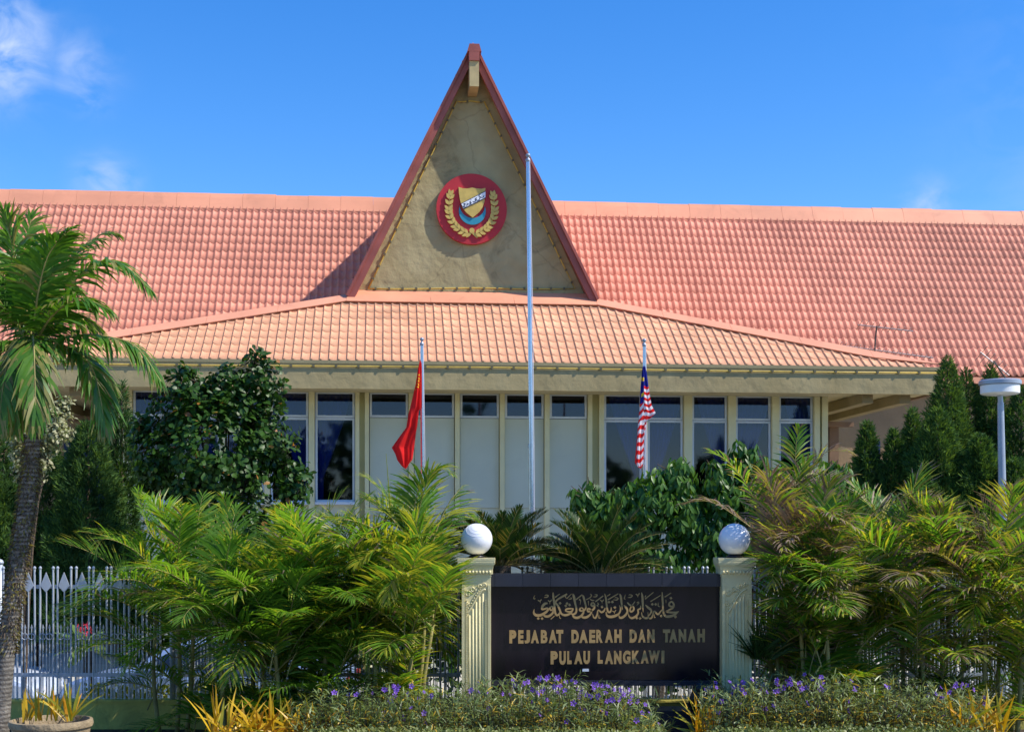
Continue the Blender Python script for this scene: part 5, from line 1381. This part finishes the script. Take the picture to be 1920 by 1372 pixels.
for lab, bl_, tx in (('rounded drooping-leaf shrub between the cycad and striped flag', [(1225, 935, 62, 70), (1270, 890, 45, 50), (1190, 990, 60, 60), (1285, 960, 50, 70), (1240, 1060, 80, 60), (1325, 1000, 50, 70)], 1235),
                     ('lowest drooping-leaf shrub just above the large cycad', [(1108, 938, 52, 46), (1160, 945, 50, 50), (1060, 1040, 60, 40)], 1120),
                     ('drooping-leaf shrub behind the browning palm fronds', [(1400, 860, 50, 42), (1360, 920, 60, 70), (1440, 930, 70, 70), (1400, 1030, 90, 70)], 1400),
                     ('drooping-leaf shrub between browning palms and small conifers', [(1600, 940, 62, 60), (1560, 900, 50, 50), (1660, 960, 45, 45)], 1610)):
    shrub('drooping_shrub', lab, 'shrub', LG, bl_, 21.0, int(sum(a_[2] * a_[3] for a_ in bl_) / 32), 10, .15, 'lance', [M['lychee'], M['ficus']], (.85, .15), .9, 220, tx, spread=.7, wscale=.62)
shrub('variegated_shrub', 'pale cream variegated shrub behind the tall palm', 'shrub', None, [(100, 800, 46, 55), (60, 850, 50, 60), (120, 760, 22, 22)], 20.5, 420, 10, .06, 'lance', [M['varieg'], M['hedge']], (.8, .2), .1, 0, 42, trunk_r=.03)
# --- conifers
CG = 'dark conifers around the building'
def conifer(label, px, pyt, d, wpx, n, bright=.3, pyb=1120, power=.85, lobes=7):
    top = P(px, pyt, d); base = Vector((top.x, d, -.45)); H = top.z - (P(px, pyb, d).z); Rm = wpx / 2 / F * d
    th = thing('conifer_tree', label, 'conifer', base, CG)
    MB().tube([base, (top.x, d, top.z - .1)], [.09, .012], 8).build('trunk', M['bark'], th)
    t = 1 - rng.random(n) ** .62; az = rng.uniform(0, 6.283, n)
    ph = rng.uniform(0, 6.28, 4)
    lob = 1 + .16 * np.sin(az * lobes + t * 9 + ph[0]) + .14 * np.sin(az * 3 + t * 23 + ph[1]) + .09 * np.sin(t * 47 + az * 5 + ph[2])
    r_ = Rm * (1 - t) ** power * lob * rng.uniform(.35, 1.0, n) ** .35
    o_ = np.stack([np.cos(az), np.sin(az), np.zeros(n)], 1)
    z_ = top.z - H * (1 - t)
    pos = np.stack([np.full(n, top.x), np.full(n, d), z_], 1) + o_ * r_[:, None]
    ax = nrm(o_ * .75 + np.array([0, 0, .8]) + rng.normal(0, .25, (n, 3)))
    k = 4
    p0 = np.repeat(pos, k, 0) + rng.normal(0, .02, (n * k, 3)); D = nrm(np.repeat(ax, k, 0) + rng.normal(0, .38, (n * k, 3)))
    W = nrm(np.cross(D, rng.normal(0, 1, (n * k, 3))))
    V, Q = ribbon_leaves(p0, D, W, rng.uniform(.07, .17, n * k) * (.6 + .4 * np.repeat((1 - t) ** .3, k)), .018, .15, seg=2, wprof=(.5, 1, .1))
    lump = np.sin(np.repeat(az, k) * lobes + np.repeat(t, k) * 9 + ph[0]) * .2
    mi = (rng.random(n * k) < bright + lump).astype(int)
    cr = link('crown', np_mesh('crown', V - np.array(base), Q, [M['conifer'], M['conifer_l']], np.repeat(mi, 2)), th)
    return th
for a_ in (('tall conifer with the highest tip right beside the eave corner', 1776, 668, 26.5, 120, 5200, .35), ('tall conifer standing between the highest tip and lamp', 1812, 692, 27.0, 120, 4200, .3),
           ('tall conifer rising directly behind the lamp head', 1858, 684, 26.8, 100, 4200, .3), ('broad conifer filling the edge beyond the lamp post', 1915, 725, 26.2, 150, 5200, .3),
           ('small pointed conifer nearest the veranda post', 1626, 788, 24.5, 78, 3000, .3), ('narrow low conifer in front of the veranda openings', 1676, 805, 24.3, 76, 3000, .35),
           ('slim pointed conifer below the eave corner', 1711, 764, 24.8, 70, 3200, .3), ('wide cone-shaped conifer in front of the tall conifers', 1757, 766, 24.0, 150, 5200, .4),
           ('rounded conifer in front of the lamp post conifers', 1838, 815, 23.6, 130, 4600, .35), ('lowest conifer beyond the lamp post base', 1905, 860, 23.2, 140, 4200, .3)):
    a_ = list(a_); a_[4] *= 1.45; a_[5] = int(a_[5] * 1.7)
    conifer(*a_, power=.72)
for a_ in (('slim dark conifer against the end column of the windows', 228, 716, 23.5, 88, 3600, .15), ('broad dark conifer between the palm trunk and bush', 165, 790, 22.8, 200, 8500, .15),
           ('dark conifer directly behind the palm trunk', 70, 775, 23.3, 210, 7500, .12), ('dark conifer at the edge behind the palm', -20, 740, 23.0, 220, 7000, .12)):
    conifer(*a_, pyb=1200, power=.6)

# --- frangipani with red flowers behind the fence
fd = 19.5
fb = P(163, 1300, fd)
fp = thing('frangipani', 'young frangipani with red flowers behind the fence bars', 'shrub', (fb.x, fd, -.45))
ftop = P(160, 1215, fd)
MB().tube([(P(180, 1300, fd).x, fd, -.45), P(172, 1260, fd), ftop], [.03, .025, .018], 8).build('stem', M['bark'], fp, True)
fv, fq = leaf_template('oval')
for k in range(17):
    az = k * 2.4; el = R(60 - 85 * k / 17)
    Dv = np.array([[math.cos(az) * math.cos(el), math.sin(az) * math.cos(el), math.sin(el)]])
    Bm = basis(Dv, np.array([[0, 0, 1.0]]) + rng.normal(0, .2, (1, 3)))[0]
    V = (fv * np.array([1, .5, 1.3])) @ Bm.T * random.uniform(.36, .5) + np.array(ftop) - np.array(fp.location)
    link('leaf', np_mesh('leaf', V, fq, [M['frangipani']], smooth=True), fp)
def flower_mesh(m, m2, r=.03, petals=5):
    vs = [(0, 0, 0)]; fs = []; mi = []
    b_ = MB()
    for k in range(petals):
        a_ = k * 2 * math.pi / petals; c_, s_ = math.cos, math.sin
        q = [(r * .12 * c_(a_), r * .12 * s_(a_), -.004), (r * .75 * c_(a_ - .48), r * .75 * s_(a_ - .48), r * .22), (r * 1.05 * c_(a_), r * 1.05 * s_(a_), r * .12), (r * .75 * c_(a_ + .48), r * .75 * s_(a_ + .48), r * .22)]
        b_.add(q, [(0, 1, 2), (0, 2, 3)])
    b_.add([(r * .2 * math.cos(t), r * .2 * math.sin(t), r * .05) for t in np.linspace(0, 5.0, 5)] + [(0, 0, -r * 1.3)], [(0, 1, 2, 3, 4), (0, 1, 5), (1, 2, 5), (2, 3, 5), (3, 4, 5), (4, 0, 5)], 1)
    return b_.mesh('flower', [m, m2], recalc=False)
rf = flower_mesh(M['redflower'], M['redflower'], .045)
for k in range(12):
    p = P(158 + random.uniform(-16, 12), 1178 + random.uniform(-9, 10), fd - .1 + random.uniform(-.08, .08))
    link('flower', rf, fp, p - Vector(fp.location), (random.uniform(.6, 1.6), random.uniform(-.5, .5), random.uniform(0, 6)))

# low yellow hedge behind the fence
def leafmass(name, label, cat, x0, x1, y0, y1, z0, z1, n, L, m, kind='stuff', tmpl='oval'):
    pos = np.stack([rng.uniform(x0, x1, n), rng.uniform(y0, y1, n), z0 + (z1 - z0) * rng.random(n) ** .4 * (1 - .06 * rng.random(n))], 1)
    D = nrm(rng.normal(0, 1, (n, 3)) + np.array([0, -.2, .5])); Nn = nrm(rng.normal(0, .6, (n, 3)) + np.array([0, -.3, 1]))
    TV_, TQ_ = leaf_template(tmpl); B = basis(D, Nn)
    Ls = L * rng.uniform(.6, 1.2, n)
    V = np.einsum('nij,kj->nki', B, TV_) * Ls[:, None, None] + pos[:, None, :]
    org = np.array([(x0 + x1) / 2, (y0 + y1) / 2, z0])
    Q = TQ_[None] + (np.arange(n) * len(TV_))[:, None, None]
    o_ = link(name, np_mesh(name, V.reshape(-1, 3) - org, Q.reshape(-1, 4), [m], smooth=True), None, org)
    return tag(o_, label, cat, kind=kind)
leafmass('low_hedge', 'low yellow-green hedge just behind the fence bars', 'hedge', SX(165, 19.1), SX(480, 19.1), 18.85, 19.3, -.45, SZ(1284, 19.0), 2600, .06, M['yhedge'])
leafmass('trimmed_hedge', 'clipped pale green hedge running along the front edge', 'hedge', SX(575, 14.4), SX(1245, 14.4), 14.2, 14.7, 0, SZ(1366, 14.4), 9000, .035, M['hedge'])
leafmass('trimmed_hedge', 'clipped pale green hedge below the flowers beside the last palms', 'hedge', SX(1330, 14.4), SX(1835, 14.4), 14.2, 14.7, 0, SZ(1364, 14.4), 7000, .035, M['hedge'])

leafmass('dark_hedge', 'tall dark hedge behind the cars and green palms', 'hedge', SX(235, 23.4), SX(900, 23.4), 23.0, 23.8, -.45, SZ(1085, 23.4), 9000, .16, M['ficus'])
leafmass('dark_hedge', 'tall dark hedge behind the browning palms and sign', 'hedge', SX(905, 23.4), SX(1985, 23.4), 23.05, 23.85, -.45, SZ(1095, 23.4), 12000, .16, M['ficus'])
# trees across the road behind the viewer, seen as dark shapes in the window glass
n = 9000
pos = np.stack([rng.uniform(-75, 75, n), rng.uniform(-42, -34, n), np.zeros(n)], 1)
hgt = 8 + 2 * np.sin(pos[:, 0] * .21) + 2 * np.sin(pos[:, 0] * .67 + 1)
pos[:, 2] = -.4 + hgt * rng.random(n) ** .8
D = nrm(rng.normal(0, 1, (n, 3))); W = nrm(np.cross(D, rng.normal(0, 1, (n, 3))))
V, Q = ribbon_leaves(pos, D, W, rng.uniform(.7, 1.6, n), rng.uniform(.5, 1.0, n), .3)
tag(link('tree_line', np_mesh('tree_line', V, Q, [M['ficus']])), 'dark belt of trees across the road behind the viewer', 'trees', kind='stuff')
# --- flower beds: narrow-leaved plants with purple trumpet flowers
pf_ = flower_mesh(M['purple'], M['throat'], .032)
def flower_bed(label, px0, px1, tops, nst, nfl):
    d0, d1 = 15.1, 16.5
    th = thing('flower_bed', label, 'flower bed', (SX((px0 + px1) / 2, 15.8), 15.8, 0), 'purple flower beds below the sign')
    org = np.array(th.location)
    d = rng.uniform(d0, d1, nst) ; px = rng.uniform(px0, px1, nst)
    topy = np.interp(px, [q_[0] for q_ in tops], [q_[1] for q_ in tops])
    zt = CAMZ + (1000 - topy) / F * 15.8
    H = zt * rng.uniform(.62, 1.06, nst)
    X = (px - 960) / F * d
    lean = rng.normal(0, .10, (nst, 2))
    k = 15
    h = rng.uniform(.25, 1.0, (nst, k))
    p0 = np.stack([X[:, None] + lean[:, :1] * h, d[:, None] + lean[:, 1:] * h, H[:, None] * h], 2).reshape(-1, 3)
    N_ = len(p0); az = rng.uniform(0, 6.283, N_)
    e = rng.uniform(.0, 1.1, N_)
    D = np.stack([np.cos(az) * np.cos(e), np.sin(az) * np.cos(e), np.sin(e)], 1)
    W = nrm(np.cross(D, np.array([0, 0, 1.0]) + rng.normal(0, .3, (N_, 3))))
    V, Q = ribbon_leaves(p0, D, W, rng.uniform(.06, .15, N_), rng.uniform(.012, .02, N_), rng.uniform(.2, 1.1, N_))
    hf = h.reshape(-1)
    py_ = np.where(hf < .75, .26, .045)
    mi = (rng.random(N_) < py_).astype(int)
    # stems
    s0 = np.stack([X, d, np.zeros(nst)], 1); Ds = nrm(np.stack([lean[:, 0], lean[:, 1], H], 1)); Ws = np.tile(np.array([[1.0, 0, 0]]), (nst, 1))
    V2, Q2 = ribbon_leaves(s0, Ds, Ws, H, .006, 0.02, wprof=(1, 1, .9, .6))
    V3, Q3 = ribbon_leaves(s0, Ds, np.tile(np.array([[0, 1.0, 0]]), (nst, 1)), H, .006, 0.02, wprof=(1, 1, .9, .6))
    allV = np.vstack([V, V2, V3]) - org; allQ = np.vstack([Q, Q2 + len(V), Q3 + len(V) + len(V2)])
    mm = np.r_[np.repeat(mi, 3), np.full(len(Q2) + len(Q3), 2)]
    o_ = link('bed_foliage', np_mesh('bed_foliage', allV, allQ, [M['ruellia'], M['ruellia_y'], M['ruellia_d']], mm), th); o_['kind'] = 'stuff'
    cl_ = [random.uniform(px0 + 10, px1 - 10) for _ in range(int(nfl / 4))]
    for i in range(nfl):
        x_ = min(max(random.choice(cl_) + random.gauss(0, 24), px0 + 4), px1 - 4); dd_ = random.uniform(d0, d1 - .2)
        ty = float(np.interp(x_, [q_[0] for q_ in tops], [q_[1] for q_ in tops]))
        up_ = random.random() < .6
        y_ = ty + (random.uniform(-8, 25) if up_ else random.uniform(15, 75))
        p = P(x_, y_, dd_)
        p.z = CAMZ + (1000 - y_) / F * dd_
        link('flower', pf_, th, p - Vector(th.location), (R(random.uniform(35, 110)), R(random.uniform(-35, 35)), R(random.uniform(-70, 70))), (random.uniform(.75, 1.2),) * 3)
flower_bed('purple flower bed between the yellow shrub and the floodlight', 560, 1240, [(560, 1300), (640, 1285), (760, 1292), (880, 1290), (960, 1278), (1040, 1275), (1120, 1285), (1180, 1300), (1215, 1325), (1240, 1350)], 1250, 125)
flower_bed('purple flower bed between the floodlight and the last yellow shrub', 1318, 1850, [(1318, 1300), (1345, 1280), (1400, 1275), (1520, 1270), (1640, 1275), (1760, 1280), (1810, 1290), (1850, 1310)], 1050, 108)

# --- yellow strap-leaved plants
YG_ = 'yellow strap-leaved plants'
def yellow_plant(label, px, py, d, n, L, spread, name='yellow_plant', grp=YG_, mats=(M['yellow'], M['yellow_g'], M['orange']), mix=(.6, .25, .15), heads=1, w_=.03):
    c = P(px, py, d); th = thing(name, label, 'plant', c, grp)
    for k in range(n):
        hx = (k % heads - (heads - 1) / 2) * .16 + random.gauss(0, .03)
        az = random.uniform(0, 6.283); el = R(random.uniform(90 - spread, 88))
        p = np.array([[c.x + hx, c.y + random.gauss(0, .04), c.z]]); Dv = np.array([[math.cos(az) * math.cos(el), math.sin(az) * math.cos(el), math.sin(el)]])
        Wv = nrm(np.cross(Dv, np.array([[0, -.6, .5]]) + rng.normal(0, .3, (1, 3))))
        l_ = L * random.uniform(.55, 1.1)
        V, Q = ribbon_leaves(p, Dv, Wv, l_, w_ * random.uniform(.7, 1.2), random.uniform(.15, .9), seg=5, wprof=(.5, .9, 1.0, .9, .55, .05))
        # folded along the midrib
        Vm = V.reshape(-1, 2, 3); mid = Vm.mean(1) - np.array([0, 0, .004]); VV = np.stack([Vm[:, 0], mid, Vm[:, 1]], 1).reshape(-1, 3)
        QQ = []
        for s in range(5):
            for j in range(2): QQ.append((3 * s + j, 3 * s + j + 1, 3 * s + 4 + j, 3 * s + 3 + j))
        me = np_mesh('blade', VV - np.array(c), QQ, [random.choices(mats, mix)[0]], smooth=True)
        link('blade', me, th)
    return th
yellow_plant('yellow strap-leaved plant crowding the palm side of the pot', 76, 1350, 15.05, 26, .40, 28, heads=3)
yellow_plant('yellow strap-leaved plant spreading wide in the pot', 130, 1350, 15.0, 17, .46, 55, mix=(.55, .25, .2))
yellow_plant('golden strap-leaved shrub beneath the dark palm thicket', 455, 1378, 15.5, 80, .55, 80, heads=5, mix=(.72, .12, .16))
yellow_plant('golden strap-leaved shrub half sunk among the first flowers', 545, 1378, 15.6, 60, .46, 75, heads=4, mix=(.72, .12, .16))
yellow_plant('yellow-green strap-leaved plant in front of the tiled plinth', 1325, 1385, 15.6, 34, .62, 62, mix=(.45, .38, .17), heads=2)
yellow_plant('yellow strap-leaved shrub at the end of the second flower bed', 1838, 1375, 15.4, 60, .60, 60, heads=4, mix=(.7, .2, .1))
yellow_plant('dark green spiky plant tucked between pillar and browning palms', 1432, 1235, 17.0, 110, .52, 62, mats=(M['cycad'], M['cycad_y']), mix=(.92, .08), heads=2, w_=.024, name='spiky_plant', grp=None)
# --- pot
dq = 15.0; pc = P(96, 1352, dq); rp = 75 / F * dq
pt = thing('plant_pot', 'large round clay pot holding yellow plants beside the palm trunk', 'pot', (pc.x, dq, 0))
smooth_angle(MB().lathe([(rp * .62, 0), (rp * .7, .02), (rp * .86, .3), (rp * .93, pc.z - .12), (rp * .95, pc.z - .06), (rp * 1.0, pc.z - .05), (rp * 1.02, pc.z - .02), (rp * 1.0, pc.z + .02), (rp * .93, pc.z + .025), (rp * .9, pc.z), (rp * .87, pc.z - .12)], 44, (pc.x, dq, 0)).build('pot', M['pot'], pt), 35)
MB().lathe([(rp * .868, pc.z - .08), (rp * .2, pc.z - .04)], 30, (pc.x, dq, 0)).build('soil', M['soil'], pt)
print('objects', len(bpy.data.objects))
